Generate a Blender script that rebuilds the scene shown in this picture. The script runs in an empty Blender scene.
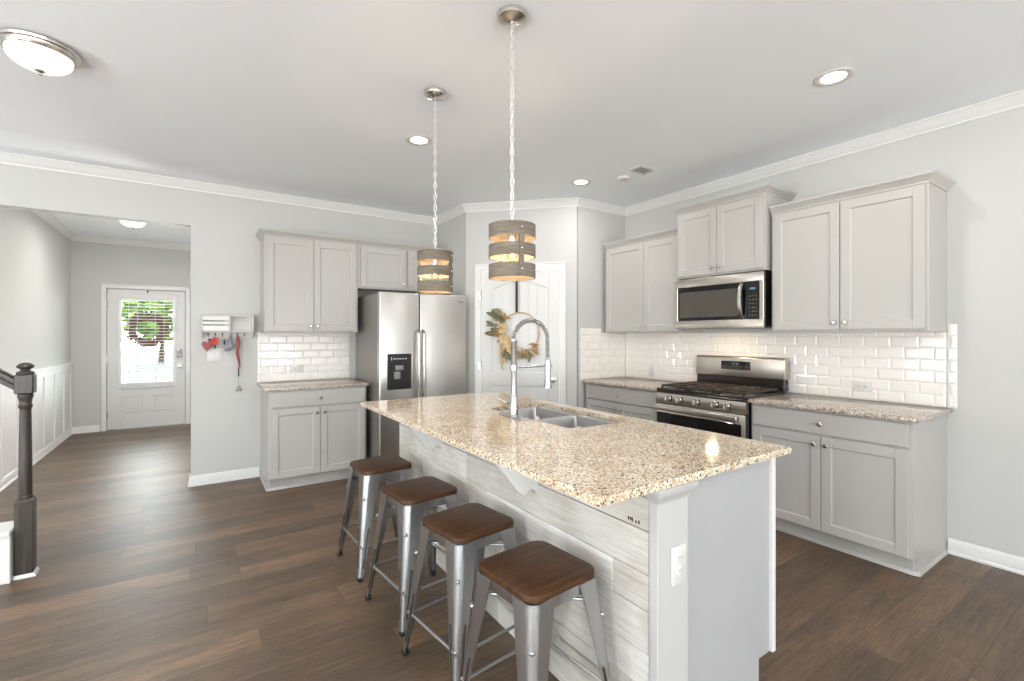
import bpy, bmesh, math, random
from mathutils import Vector, Matrix, Euler

C = bpy.context.scene.collection
SC = bpy.context.scene
PI = math.pi
rnd = random.Random(7)

# ------------------------------------------------------------------ camera, world, exposure, lights
XR, YB, HC = 3.946, 5.166, 2.767          # range wall, fridge wall, ceiling height (m)
cam_data = bpy.data.cameras.new('camera')
cam = bpy.data.objects.new('camera', cam_data)
C.objects.link(cam)
cam.location = (0, 0, 1.3736)
cam.rotation_euler = (PI / 2, 0, -math.radians(33.99))
cam_data.sensor_width = 36
cam_data.lens = 469.2 / 1024 * 36
cam_data.shift_y = -5.307 / 1024
cam_data.clip_start = 0.02
SC.camera = cam

SC.view_settings.view_transform = 'Standard'
SC.view_settings.look = 'None'
SC.view_settings.exposure = 0.36
SC.view_settings.gamma = 1.0
SC.view_settings.use_curve_mapping = False
try:
    SC.cycles.use_denoising = True
    SC.cycles.max_bounces = 14
    SC.cycles.diffuse_bounces = 8
    SC.cycles.glossy_bounces = 6
    SC.cycles.transparent_max_bounces = 16
    SC.cycles.sample_clamp_indirect = 6.0
    SC.cycles.caustics_reflective = False
    SC.cycles.caustics_refractive = False
except Exception:
    pass

world = bpy.data.worlds.new('world')
SC.world = world
world.use_nodes = True
wn = world.node_tree
bg = wn.nodes['Background']
SKY_COL, SKY_POWER = (0.88, 0.95, 1.0, 1), 3.0            # hazy sky
UPGLOW_COL, UPGLOW_POWER = (1.0, 0.985, 0.96, 1), 7.0    # world below the horizon, boosted to throw added light up at the ceiling
wtc = wn.nodes.new('ShaderNodeTexCoord')
wsep = wn.nodes.new('ShaderNodeSeparateXYZ')
wmr = wn.nodes.new('ShaderNodeMapRange')
wmr.interpolation_type = 'SMOOTHSTEP'
wmr.inputs['From Min'].default_value = -0.06
wmr.inputs['From Max'].default_value = 0.02
wmx = wn.nodes.new('ShaderNodeMix')
wmx.data_type = 'RGBA'
wmx.inputs[6].default_value = tuple(c * UPGLOW_POWER for c in UPGLOW_COL[:3]) + (1,)
wmx.inputs[7].default_value = tuple(c * SKY_POWER for c in SKY_COL[:3]) + (1,)
wn.links.new(wtc.outputs['Generated'], wsep.inputs[0])
wn.links.new(wsep.outputs[2], wmr.inputs['Value'])
wn.links.new(wmr.outputs['Result'], wmx.inputs[0])
wn.links.new(wmx.outputs[2], bg.inputs[0])
wny = wn.nodes.new('ShaderNodeMapRange')                  # the sky is brighter towards the street side (+y)
wny.inputs['From Min'].default_value = 0.2
wny.inputs['From Max'].default_value = 0.9
wny.inputs['To Min'].default_value = 1.0
wny.inputs['To Max'].default_value = 9.0
wn.links.new(wsep.outputs[1], wny.inputs['Value'])
wn.links.new(wny.outputs['Result'], bg.inputs[1])


def area_light(name, loc, rot, sx, sy, watts, col, shape='RECTANGLE', spread=PI):
    d = bpy.data.lights.new(name, 'AREA')
    d.shape = shape
    d.size = sx
    d.size_y = sy
    d.energy = watts
    d.color = col
    d.spread = spread
    o = bpy.data.objects.new(name, d)
    o.location = loc
    o.rotation_euler = rot
    C.objects.link(o)
    return o


def point_light(name, loc, watts, col, radius):
    d = bpy.data.lights.new(name, 'POINT')
    d.energy = watts
    d.color = col
    d.shadow_soft_size = radius
    o = bpy.data.objects.new(name, d)
    o.location = loc
    C.objects.link(o)
    return o


DAY = (0.93, 0.97, 1.0)
WARM = (1.0, 0.74, 0.46)
SOFT = (1.0, 0.97, 0.93)
SOUTH, WEST = -4.4, -4.2
# daylight from the sky comes in through the living room windows and the front door glass (sampling portals)
def portal(name, loc, rot, sx, sy):
    o = area_light(name, loc, rot, sx, sy, 1.0, (1, 1, 1))
    o.data.cycles.is_portal = True
    return o


for wx in (-2.4, 0.2, 2.6):
    portal('window_portal', (wx, SOUTH - 0.13, 1.45), (PI / 2, 0, 0), 1.8, 1.6)
for wy in (-2.6, 0.4):
    portal('window_portal', (WEST - 0.13, wy, 1.45), (PI / 2, 0, -PI / 2), 1.8, 1.6)
portal('door_portal', (-0.59, 8.98, 1.28), (-PI / 2, 0, 0), 0.70, 1.45)
# added fill lights out of view, no fixtures, set low to brighten the ceiling
for lx, ly, lw in ((-3.5, -2.2, 98), (1.8, -3.4, 86), (-0.8, -3.4, 100), (-3.6, 2.8, 98), (-2.3, 0.2, 88)):
    point_light('unseen_fill_light', (lx, ly, 0.85), lw, (0.90, 0.95, 0.99), 0.22)
CANS = [(1.322, 3.149), (2.906, 3.188), (2.855, 1.130)]
for cx, cy in CANS + [(0.2, 0.2), (1.3, -1.2), (-2.0, 1.6), (-1.4, -1.8)]:  # the extra positions are added unseen fill lights without fixtures
    area_light('recessed_and_fill_lamp', (cx, cy, HC - 0.012), (0, 0, 0), 0.13, 0.13, 5, SOFT, 'DISK')
FLUSH = [(-0.625, 3.160), (-0.62, 7.15)]
for cx, cy in FLUSH:
    area_light('flush_lamp', (cx, cy, HC - 0.142), (0, 0, 0), 0.24, 0.24, 10 if cy < 5 else 13, SOFT, 'DISK')
point_light('foyer_fill_light', (0.28, 5.75, 1.25), 34, SOFT, 0.15)      # added fill light for the foyer, unseen behind the kitchen wall
PEND = [(1.140, 1.690), (1.139, 2.478)]
for cx, cy in PEND:
    point_light('pendant_lamp', (cx, cy, 1.720), 3.2, WARM, 0.011)
area_light('hood_lamp', (3.60, 2.33, 1.424), (0, 0, 0), 0.10, 0.05, 1.6, WARM)

# ------------------------------------------------------------------ materials


def lin(c):
    c = c / 255.0
    return c / 12.92 if c <= 0.04045 else ((c + 0.055) / 1.055) ** 2.4


def rgb(r, g, b):
    return (lin(r), lin(g), lin(b), 1.0)


def new_mat(name):
    m = bpy.data.materials.new(name)
    m.use_nodes = True
    nt = m.node_tree
    return m, nt, nt.nodes['Principled BSDF']


def node(nt, kind, **kw):
    n = nt.nodes.new(kind)
    for k, v in kw.items():
        setattr(n, k, v)
    return n


def coords(nt, scale=(1, 1, 1), rot=(0, 0, 0)):
    t = node(nt, 'ShaderNodeTexCoord')
    mp = node(nt, 'ShaderNodeMapping')
    mp.inputs['Scale'].default_value = scale
    mp.inputs['Rotation'].default_value = rot
    nt.links.new(t.outputs['Object'], mp.inputs['Vector'])
    return mp.outputs['Vector']


def noise(nt, vec, scale, detail=4, rough=0.55):
    n = node(nt, 'ShaderNodeTexNoise')
    n.inputs['Scale'].default_value = scale
    n.inputs['Detail'].default_value = detail
    n.inputs['Roughness'].default_value = rough
    nt.links.new(vec, n.inputs['Vector'])
    return n.outputs['Fac']


def ramp(nt, fac, stops, interp='LINEAR'):
    r = node(nt, 'ShaderNodeValToRGB')
    r.color_ramp.interpolation = interp
    els = r.color_ramp.elements
    while len(els) < len(stops):
        els.new(0.5)
    for e, (p, c) in zip(els, stops):
        e.position = p
        e.color = c
    nt.links.new(fac, r.inputs['Fac'])
    return r.outputs['Color']


def mix(nt, fac, a, b, mode='MIX'):
    n = node(nt, 'ShaderNodeMix', data_type='RGBA', blend_type=mode)
    for key, v in ((0, fac), (6, a), (7, b)):
        if hasattr(v, 'is_linked') or hasattr(v, 'links'):
            nt.links.new(v, n.inputs[key])
        else:
            n.inputs[key].default_value = v
    return n.outputs[2]


def bump(nt, bsdf, height, strength=0.1, dist=0.002):
    b = node(nt, 'ShaderNodeBump')
    b.inputs['Strength'].default_value = strength
    b.inputs['Distance'].default_value = dist
    nt.links.new(height, b.inputs['Height'])
    nt.links.new(b.outputs['Normal'], bsdf.inputs['Normal'])


def paint(name, col, rough=0.5, bumpy=0.03, scale=180, metal=0.0, vary=0.03):
    """Flat colour with a slight tonal variation and a fine surface grain."""
    m, nt, b = new_mat(name)
    v = coords(nt)
    n1 = noise(nt, v, 3.0, 3)
    d = tuple(max(0, c * (1 - vary)) for c in col[:3]) + (1,)
    u = tuple(min(1, c * (1 + vary)) for c in col[:3]) + (1,)
    nt.links.new(ramp(nt, n1, [(0.3, d), (0.7, u)]), b.inputs['Base Color'])
    b.inputs['Roughness'].default_value = rough
    b.inputs['Metallic'].default_value = metal
    if bumpy:
        bump(nt, b, noise(nt, v, scale, 2), bumpy)
    return m


def brushed(name, col, rough=0.3, stretch=(1, 1, 60), scale=40, vary=0.08):
    """Brushed metal: fine streaks along one axis change roughness and tone."""
    m, nt, b = new_mat(name)
    v = coords(nt, stretch)
    n1 = noise(nt, v, scale, 3)
    d = tuple(c * (1 - vary) for c in col[:3]) + (1,)
    u = tuple(min(1, c * (1 + vary)) for c in col[:3]) + (1,)
    nt.links.new(ramp(nt, n1, [(0.3, d), (0.7, u)]), b.inputs['Base Color'])
    b.inputs['Metallic'].default_value = 1.0
    mr = node(nt, 'ShaderNodeMapRange')
    mr.inputs['To Min'].default_value = rough * 0.9
    mr.inputs['To Max'].default_value = rough * 1.1
    nt.links.new(n1, mr.inputs['Value'])
    nt.links.new(mr.outputs['Result'], b.inputs['Roughness'])
    return m


def glow(name, col, strength):
    m, nt, b = new_mat(name)
    b.inputs['Base Color'].default_value = col
    b.inputs['Roughness'].default_value = 0.35
    b.inputs['Emission Color'].default_value = col
    b.inputs['Emission Strength'].default_value = strength
    return m


def clear_glass(name, tint=(0.96, 0.98, 0.97, 1), refl=0.08):
    m, nt, b = new_mat(name)
    out = nt.nodes['Material Output']
    tr = node(nt, 'ShaderNodeBsdfTransparent')
    tr.inputs['Color'].default_value = tint
    gl = node(nt, 'ShaderNodeBsdfGlossy')
    gl.inputs['Roughness'].default_value = 0.03
    lw = node(nt, 'ShaderNodeLayerWeight')
    lw.inputs['Blend'].default_value = refl
    mx = node(nt, 'ShaderNodeMixShader')
    nt.links.new(lw.outputs['Fresnel'], mx.inputs[0])
    nt.links.new(tr.outputs[0], mx.inputs[1])
    nt.links.new(gl.outputs[0], mx.inputs[2])
    nt.links.new(mx.outputs[0], out.inputs['Surface'])
    return m


def floor_material():
    m, nt, b = new_mat('vinyl_plank_floor')
    v = coords(nt)
    br = node(nt, 'ShaderNodeTexBrick')
    br.offset = 0.0
    br.offset_frequency = 2
    br.inputs['Scale'].default_value = 1.0
    br.inputs['Brick Width'].default_value = 1.22
    br.inputs['Row Height'].default_value = 0.178
    br.inputs['Mortar Size'].default_value = 0.0012
    br.inputs['Mortar Smooth'].default_value = 0.3
    br.inputs['Bias'].default_value = 0.0
    br.inputs['Color1'].default_value = (0, 0, 0, 1)
    br.inputs['Color2'].default_value = (1, 1, 1, 1)
    br.inputs['Mortar'].default_value = (0.5, 0.5, 0.5, 1)
    sx = node(nt, 'ShaderNodeSeparateXYZ')
    nt.links.new(v, sx.inputs[0])
    dv = node(nt, 'ShaderNodeMath', operation='DIVIDE')
    nt.links.new(sx.outputs[1], dv.inputs[0])
    dv.inputs[1].default_value = 0.178
    fl = node(nt, 'ShaderNodeMath', operation='FLOOR')
    nt.links.new(dv.outputs[0], fl.inputs[0])
    wh = node(nt, 'ShaderNodeTexWhiteNoise', noise_dimensions='1D')
    nt.links.new(fl.outputs[0], wh.inputs['W'])
    ma = node(nt, 'ShaderNodeMath', operation='MULTIPLY_ADD')
    nt.links.new(wh.outputs['Value'], ma.inputs[0])
    ma.inputs[1].default_value = 1.22
    nt.links.new(sx.outputs[0], ma.inputs[2])
    cb = node(nt, 'ShaderNodeCombineXYZ')
    nt.links.new(ma.outputs[0], cb.inputs[0])
    nt.links.new(sx.outputs[1], cb.inputs[1])
    nt.links.new(cb.outputs[0], br.inputs['Vector'])
    # shift the grain from plank to plank
    add = node(nt, 'ShaderNodeVectorMath', operation='MULTIPLY_ADD')
    nt.links.new(br.outputs['Color'], add.inputs[0])
    add.inputs[1].default_value = (7.0, 3.0, 5.0)
    nt.links.new(v, add.inputs[2])

    def st(sx, sy):
        mp = node(nt, 'ShaderNodeMapping')
        mp.inputs['Scale'].default_value = (sx, sy, 1)
        nt.links.new(add.outputs[0], mp.inputs['Vector'])
        return mp.outputs['Vector']
    g1 = noise(nt, st(1.3, 26), 2.0, 9, 0.66)
    g2 = noise(nt, st(2.0, 8.0), 1.1, 5, 0.6)
    g3 = noise(nt, st(6, 120), 2.0, 3, 0.5)
    grain = ramp(nt, g1, [(0.26, rgb(62, 50, 41)), (0.44, rgb(104, 87, 70)), (0.58, rgb(138, 117, 94)), (0.76, rgb(178, 154, 126))])
    patch = ramp(nt, g2, [(0.30, rgb(88, 76, 66)), (0.50, rgb(120, 102, 82)), (0.72, rgb(156, 130, 99))])
    c = mix(nt, 0.5, grain, patch)
    tone = ramp(nt, br.outputs['Color'], [(0.0, (0.46, 0.42, 0.395, 1)), (0.5, (0.64, 0.575, 0.53, 1)), (1.0, (0.92, 0.81, 0.72, 1))])
    c = mix(nt, 1.0, c, tone, 'MULTIPLY')
    fine = ramp(nt, g3, [(0.35, (0.68, 0.67, 0.66, 1)), (0.58, (1.08, 1.08, 1.08, 1))])
    c = mix(nt, 1.0, c, fine, 'MULTIPLY')
    c = mix(nt, br.outputs['Fac'], c, rgb(40, 30, 24))
    nt.links.new(c, b.inputs['Base Color'])
    mr = node(nt, 'ShaderNodeMapRange')
    mr.inputs['To Min'].default_value = 0.36
    mr.inputs['To Max'].default_value = 0.54
    nt.links.new(g1, mr.inputs['Value'])
    nt.links.new(mr.outputs['Result'], b.inputs['Roughness'])
    b.inputs['Specular IOR Level'].default_value = 0.7
    bump(nt, b, g1, 0.12, 0.002)
    return m


def granite(name, warm):
    m, nt, b = new_mat(name)
    v = coords(nt)
    nz = node(nt, 'ShaderNodeTexNoise')
    nz.inputs['Scale'].default_value = 60
    nz.inputs['Detail'].default_value = 2
    nt.links.new(v, nz.inputs['Vector'])
    wob = node(nt, 'ShaderNodeVectorMath', operation='MULTIPLY_ADD')
    nt.links.new(nz.outputs['Color'], wob.inputs[0])
    wob.inputs[1].default_value = (0.007, 0.007, 0.007)
    nt.links.new(v, wob.inputs[2])

    def cells(scale):
        vo = node(nt, 'ShaderNodeTexVoronoi')
        vo.inputs['Scale'].default_value = scale
        nt.links.new(wob.outputs[0], vo.inputs['Vector'])
        sep = node(nt, 'ShaderNodeSeparateColor')
        nt.links.new(vo.outputs['Color'], sep.inputs[0])
        return sep.outputs[0], sep.outputs[1]
    a, a2 = cells(150)
    c1, c2 = cells(250)
    if warm:
        base = [(0.0, rgb(236, 224, 202)), (0.28, rgb(222, 200, 168)), (0.50, rgb(210, 178, 142)), (0.66, rgb(232, 218, 196)), (0.80, rgb(176, 152, 126)), (0.88, rgb(242, 238, 229))]
    else:
        base = [(0.0, rgb(214, 204, 190)), (0.28, rgb(190, 178, 162)), (0.50, rgb(168, 150, 132)), (0.68, rgb(205, 197, 186)), (0.80, rgb(140, 126, 114)), (0.90, rgb(228, 224, 216))]
    col = ramp(nt, a, base, 'CONSTANT')
    big = noise(nt, v, 7, 3)
    col = mix(nt, ramp(nt, big, [(0.45, (0, 0, 0, 1)), (0.7, (0.35, 0.35, 0.35, 1))]), col, rgb(196, 156, 116) if warm else rgb(160, 146, 130))
    darks = ramp(nt, c1, [(0.0, (1, 1, 1, 1)), (0.17, (0, 0, 0, 1))], 'CONSTANT')
    dcol = ramp(nt, c2, [(0.0, rgb(84, 76, 70)), (0.3, rgb(120, 102, 86)), (0.7, rgb(150, 144, 138))], 'CONSTANT')
    col = mix(nt, darks, col, dcol)
    # scattered larger dark flecks
    dk = ramp(nt, a2, [(0.0, (1, 1, 1, 1)), (0.06, (0, 0, 0, 1))], 'CONSTANT')
    col = mix(nt, dk, col, rgb(92, 82, 74))
    nt.links.new(col, b.inputs['Base Color'])
    b.inputs['Roughness'].default_value = 0.09
    b.inputs['Specular IOR Level'].default_value = 0.6
    return m


def island_wood():
    m, nt, b = new_mat('whitewashed_boards')
    geo = node(nt, 'ShaderNodeNewGeometry')
    v = coords(nt)
    off = node(nt, 'ShaderNodeVectorMath', operation='MULTIPLY_ADD')
    comb = node(nt, 'ShaderNodeCombineXYZ')
    for k in range(3):
        nt.links.new(geo.outputs['Random Per Island'], comb.inputs[k])
    nt.links.new(comb.outputs[0], off.inputs[0])
    off.inputs[1].default_value = (9, 5, 3)
    nt.links.new(v, off.inputs[2])
    mp = node(nt, 'ShaderNodeMapping')
    mp.inputs['Scale'].default_value = (1, 3.0, 70)
    nt.links.new(off.outputs[0], mp.inputs['Vector'])
    g = noise(nt, mp.outputs['Vector'], 2.0, 8, 0.65)
    g2 = noise(nt, off.outputs[0], 5.0, 4, 0.6)
    c = ramp(nt, g, [(0.22, rgb(168, 164, 158)), (0.40, rgb(208, 206, 201)), (0.56, rgb(224, 222, 218)), (0.8, rgb(236, 235, 232))])
    tone = ramp(nt, geo.outputs['Random Per Island'], [(0.0, (0.84, 0.83, 0.80, 1)), (0.5, (0.95, 0.95, 0.93, 1)), (1.0, (1.04, 1.04, 1.04, 1))])
    c = mix(nt, 1.0, c, tone, 'MULTIPLY')
    worn = ramp(nt, g2, [(0.36, (0.84, 0.82, 0.78, 1)), (0.62, (1, 1, 1, 1))])
    c = mix(nt, 1.0, c, worn, 'MULTIPLY')
    nt.links.new(c, b.inputs['Base Color'])
    b.inputs['Roughness'].default_value = 0.55
    bump(nt, b, g, 0.2, 0.002)
    return m


def wood(name, dark, mid, light, stretch, scale=2.0, rough=0.35, bstr=0.1, spec=0.5):
    m, nt, b = new_mat(name)
    v = coords(nt, stretch)
    g = noise(nt, v, scale, 8, 0.62)
    nt.links.new(ramp(nt, g, [(0.25, dark), (0.5, mid), (0.75, light)]), b.inputs['Base Color'])
    b.inputs['Roughness'].default_value = rough
    b.inputs['Specular IOR Level'].default_value = spec
    bump(nt, b, g, bstr, 0.002)
    return m


M = {}
M['wall'] = paint('wall_paint', rgb(196, 196, 193), 0.75, 0.04, 260, vary=0.008)
M['ceiling'] = paint('ceiling_paint', rgb(240, 244, 248), 0.85, 0.05, 200, vary=0.008)
M['trim'] = paint('trim_paint', rgb(222, 222, 220), 0.35, 0.01, vary=0.006)
M['door'] = paint('door_paint', rgb(214, 214, 212), 0.38, 0.01, vary=0.006)
M['cab'] = paint('cabinet_paint', rgb(182, 180, 175), 0.40, 0.015, 220, vary=0.01)
M['island_end'] = paint('island_panel_paint', rgb(172, 172, 173), 0.45, 0.015, 220, vary=0.01)
M['cabinet_inside'] = paint('cabinet_underside_wood', rgb(196, 170, 134), 0.5, 0.02)
M['floor'] = floor_material()
M['granite_warm'] = granite('granite_warm_beige', True)
M['granite_grey'] = granite('granite_grey_beige', False)
M['tile'] = paint('glazed_white_tile', rgb(238, 235, 230), 0.10, 0.0, vary=0.012)
M['grout'] = paint('tile_grout', rgb(226, 222, 215), 0.8, 0.05, vary=0.02)
M['steel'] = brushed('stainless_steel', (0.64, 0.625, 0.60), 0.30, (1, 1, 50), 30, 0.05)
M['steel_side'] = paint('fridge_side_grey', rgb(142, 138, 133), 0.45, 0.08, 600, metal=0.3)
M['steel_warm'] = brushed('range_steel', (0.54, 0.505, 0.455), 0.30, (1, 50, 1), 30, 0.05)
M['sink'] = brushed('sink_steel', (0.56, 0.56, 0.56), 0.34, (30, 1, 1), 40, 0.06)
M['nickel'] = paint('brushed_nickel', (0.62, 0.59, 0.55, 1), 0.25, 0.0, metal=1.0, vary=0.02)
M['chrome'] = paint('faucet_chrome', (0.50, 0.505, 0.515, 1), 0.24, 0.0, metal=1.0, vary=0.01)
M['chain'] = paint('chain_nickel', (0.80, 0.79, 0.77, 1), 0.30, 0.0, metal=0.85, vary=0.01)
M['gunmetal'] = brushed('stool_gunmetal', (0.45, 0.455, 0.465), 0.30, (30, 30, 1.5), 4, 0.06)
M['black'] = paint('black_plastic', rgb(22, 21, 21), 0.35, 0.0, vary=0.05)
M['black_gloss'] = paint('black_glass', rgb(10, 10, 11), 0.06, 0.0, vary=0.02)
M['mw_window'] = paint('microwave_window', rgb(78, 75, 68), 0.12, 0.0, vary=0.02)
M['iron'] = paint('cast_iron', rgb(52, 44, 38), 0.5, 0.12, 300)
M['enamel'] = paint('cooktop_enamel', rgb(34, 30, 27), 0.2, 0.0)
M['rubber'] = paint('black_rubber', rgb(24, 24, 24), 0.7, 0.02)
M['white_plastic'] = paint('white_plastic', rgb(216, 215, 212), 0.35, 0.0, vary=0.005)
M['seat_wood'] = wood('walnut_seat', rgb(40, 24, 14), rgb(68, 43, 25), rgb(96, 64, 39), (1.5, 22, 6), 2.0, 0.42, 0.08, 0.22)
M['shade_wood'] = wood('weathered_grey_wood', rgb(90, 83, 74), rgb(118, 109, 98), rgb(140, 131, 119), (5, 5, 60), 2.0, 0.7, 0.2, 0.2)
M['newel'] = wood('charcoal_stained_wood', rgb(40, 36, 33), rgb(56, 51, 47), rgb(80, 73, 67), (30, 30, 2), 1.5, 0.32, 0.1)
M['island_wood'] = island_wood()
M['dome'] = glow('lit_frosted_glass', (1.0, 0.955, 0.88, 1), 0.85)
M['can_glow'] = glow('recessed_lens', (1.0, 0.98, 0.94, 1), 5.0)
M['bulb'] = clear_glass('clear_bulb_glass', (1.0, 0.93, 0.80, 1), 0.12)
M['filament'] = glow('glowing_filament', (1.0, 0.70, 0.36, 1), 18.0)
M['post'] = paint('dimmed_trim_paint', rgb(192, 192, 190), 0.35, 0.01, vary=0.006)  # trim white with its colour darkened, to offset too much light on the post
M['rack'] = paint('rack_paint', rgb(206, 205, 201), 0.5, 0.02)
M['display'] = glow('lit_display', (0.30, 0.60, 0.85, 1), 0.28)
M['display'].node_tree.nodes['Principled BSDF'].inputs['Base Color'].default_value = (0.02, 0.03, 0.04, 1)
M['glass'] = clear_glass('door_glass')
M['leaf_green'] = paint('eucalyptus_leaf', rgb(112, 112, 80), 0.6, 0.05, vary=0.25)
M['leaf_gold'] = paint('golden_leaf', rgb(160, 122, 70), 0.6, 0.05, vary=0.25)
M['leaf_rust'] = paint('tan_petal', rgb(204, 178, 136), 0.7, 0.05, vary=0.2)
M['ribbon_black'] = paint('black_ribbon', rgb(26, 26, 28), 0.6, 0.02)
M['rattan'] = paint('rattan_hoop', rgb(196, 164, 116), 0.6, 0.1, 300, vary=0.15)
M['twig'] = paint('brown_twigs', rgb(98, 74, 58), 0.8, 0.1, vary=0.3)
M['berry'] = paint('red_berries', rgb(110, 62, 54), 0.5, 0.02, vary=0.2)
M['red'] = paint('red_leather', rgb(160, 72, 76), 0.5, 0.04, vary=0.15)
M['coral'] = paint('coral_fabric', rgb(192, 82, 70), 0.7, 0.04, vary=0.2)
M['bandana'] = paint('lavender_cloth', rgb(146, 140, 152), 0.8, 0.05, vary=0.25)
M['grass'] = paint('lawn_green', rgb(36, 48, 27), 0.9, 0.2, 30, vary=0.2)
M['tree_leaf'] = paint('tree_leaves', rgb(138, 165, 84), 0.8, 0.1, 8, vary=0.35)
M['bark'] = paint('tree_bark', rgb(96, 80, 66), 0.9, 0.3, 30, vary=0.2)
M['concrete'] = paint('porch_concrete', rgb(92, 91, 88), 0.85, 0.1, 60)

# ------------------------------------------------------------------ mesh helpers


class MB:
    """Collects shapes into one mesh."""

    def __init__(self):
        self.bm = bmesh.new()

    def _merge(self, t):
        me = bpy.data.meshes.new('tmp')
        t.to_mesh(me)
        t.free()
        self.bm.from_mesh(me)
        bpy.data.meshes.remove(me)
        return self

    def box(self, x0, y0, z0, x1, y1, z1, bev=0.0, seg=1, mat=None):
        t = bmesh.new()
        bmesh.ops.create_cube(t, size=1.0)
        a, b = (min(x0, x1), min(y0, y1), min(z0, z1)), (max(x0, x1), max(y0, y1), max(z0, z1))
        for v in t.verts:
            v.co = Vector((a[i] + (v.co[i] + 0.5) * (b[i] - a[i]) for i in range(3)))
        if bev > 0:
            bev = min(bev, 0.45 * min(b[i] - a[i] for i in range(3)))
            bmesh.ops.bevel(t, geom=list(t.edges), offset=bev, segments=seg, profile=0.5, affect='EDGES')
        if mat is not None:
            bmesh.ops.transform(t, matrix=mat, verts=t.verts)
        return self._merge(t)

    def prism(self, poly, p0, p1, axis='y', bev=0.0):
        """Extrude a 2-D polygon along an axis: 'y' takes (x,z), 'x' takes (y,z), 'z' takes (x,y)."""
        t = bmesh.new()

        def pt(a, b, d):
            return {'y': (a, d, b), 'x': (d, a, b), 'z': (a, b, d)}[axis]
        lo = [t.verts.new(pt(a, b, p0)) for a, b in poly]
        hi = [t.verts.new(pt(a, b, p1)) for a, b in poly]
        n = len(poly)
        t.faces.new(lo)
        t.faces.new(hi)
        for i in range(n):
            t.faces.new((lo[i], lo[(i + 1) % n], hi[(i + 1) % n], hi[i]))
        bmesh.ops.recalc_face_normals(t, faces=t.faces)
        if bev > 0:
            bmesh.ops.bevel(t, geom=list(t.edges), offset=bev, segments=2, profile=0.5, affect='EDGES')
        return self._merge(t)

    def loft(self, rings, cap=True, closed_ring=True, loop=False):
        t = bmesh.new()
        vs = [[t.verts.new(p) for p in r] for r in rings]
        n = len(rings[0])
        pairs = list(zip(vs[:-1], vs[1:]))
        if loop:
            pairs.append((vs[-1], vs[0]))
        for a, b in pairs:
            for i in range(n if closed_ring else n - 1):
                j = (i + 1) % n
                try:
                    t.faces.new((a[i], a[j], b[j], b[i]))
                except ValueError:
                    pass
        if cap and closed_ring and not loop:
            t.faces.new(list(reversed(vs[0])))
            t.faces.new(vs[-1])
        bmesh.ops.recalc_face_normals(t, faces=t.faces)
        return self._merge(t)

    def lathe(self, profile, centre=(0, 0, 0), n=32, direction=(0, 0, 1), cap=True):
        """profile: (radius, height) from one end to the other along direction."""
        q = Vector((0, 0, 1)).rotation_difference(Vector(direction).normalized())
        c = Vector(centre)
        rings = [[c + q @ Vector((r * math.cos(2 * PI * i / n), r * math.sin(2 * PI * i / n), h)) for i in range(n)]
                 for r, h in profile]
        return self.loft(rings, cap)

    def tube(self, pts, r, n=10, closed=False):
        pts = [Vector(p) for p in pts]
        rs = r if isinstance(r, (list, tuple)) else [r] * len(pts)
        rings = []
        prev = None
        m = len(pts)
        for i, p in enumerate(pts):
            if closed:
                d = pts[(i + 1) % m] - pts[(i - 1) % m]
            else:
                d = pts[min(i + 1, m - 1)] - pts[max(i - 1, 0)]
            d.normalize()
            if prev is None:
                up = Vector((0, 0, 1)) if abs(d.z) < 0.95 else Vector((1, 0, 0))
                u = d.cross(up).normalized()
            else:
                u = (prev - d * prev.dot(d)).normalized()
            prev = u
            w = d.cross(u)
            rings.append([p + (u * math.cos(2 * PI * k / n) + w * math.sin(2 * PI * k / n)) * rs[i] for k in range(n)])
        return self.loft(rings, True, True, closed)

    def sphere(self, c, r, seg=12, sc=(1, 1, 1), mat=None):
        t = bmesh.new()
        bmesh.ops.create_uvsphere(t, u_segments=seg, v_segments=max(6, seg * 2 // 3), radius=r)
        for v in t.verts:
            v.co = Vector((v.co.x * sc[0], v.co.y * sc[1], v.co.z * sc[2]))
        if mat is not None:
            bmesh.ops.transform(t, matrix=mat, verts=t.verts)
        for v in t.verts:
            v.co += Vector(c)
        return self._merge(t)

    def leaf(self, c, direction, normal, length, width, fold=0.25, curl=0.2):
        """A thin, pointed, folded leaf."""
        d = Vector(direction).normalized()
        nrm = Vector(normal).normalized()
        s = d.cross(nrm).normalized()
        nrm = s.cross(d)
        t = bmesh.new()
        rows = []
        K = 6
        for i in range(K + 1):
            f = i / K
            w = width * math.sin(PI * min(1, f * 0.92 + 0.06)) ** 0.8 * 0.5
            p = Vector(c) + d * (length * f) + nrm * (curl * length * (f * f - f))
            rows.append((p - s * w + nrm * w * fold, p, p + s * w + nrm * w * fold))
        th = nrm * 0.0012
        vv = [[t.verts.new(q + o) for q in r for o in (th, -th)] for r in rows]
        for a, b in zip(vv[:-1], vv[1:]):
            t.faces.new((a[0], a[2], b[2], b[0]))
            t.faces.new((a[2], a[4], b[4], b[2]))
            t.faces.new((a[1], b[1], b[3], a[3]))
            t.faces.new((a[3], b[3], b[5], a[5]))
            t.faces.new((a[0], b[0], b[1], a[1]))
            t.faces.new((a[4], a[5], b[5], b[4]))
        bmesh.ops.recalc_face_normals(t, faces=t.faces)
        return self._merge(t)

    def sweep(self, profile, path, closed=False):
        """profile (outward, z) carried along an XY path with mitred corners; outward is to the right of travel."""
        P = [Vector((p[0], p[1])) for p in path]
        n = len(P)

        def nr(a, b):
            d = (b - a).normalized()
            return Vector((d.y, -d.x))
        rings = []
        for i in range(n):
            if closed or 0 < i < n - 1:
                n1, n2 = nr(P[i - 1], P[i]), nr(P[i], P[(i + 1) % n])
                m = (n1 + n2) / (1 + n1.dot(n2))
            else:
                m = nr(P[0], P[1]) if i == 0 else nr(P[n - 2], P[n - 1])
            rings.append([(P[i].x + m.x * o, P[i].y + m.y * o, z) for o, z in profile])
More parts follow.
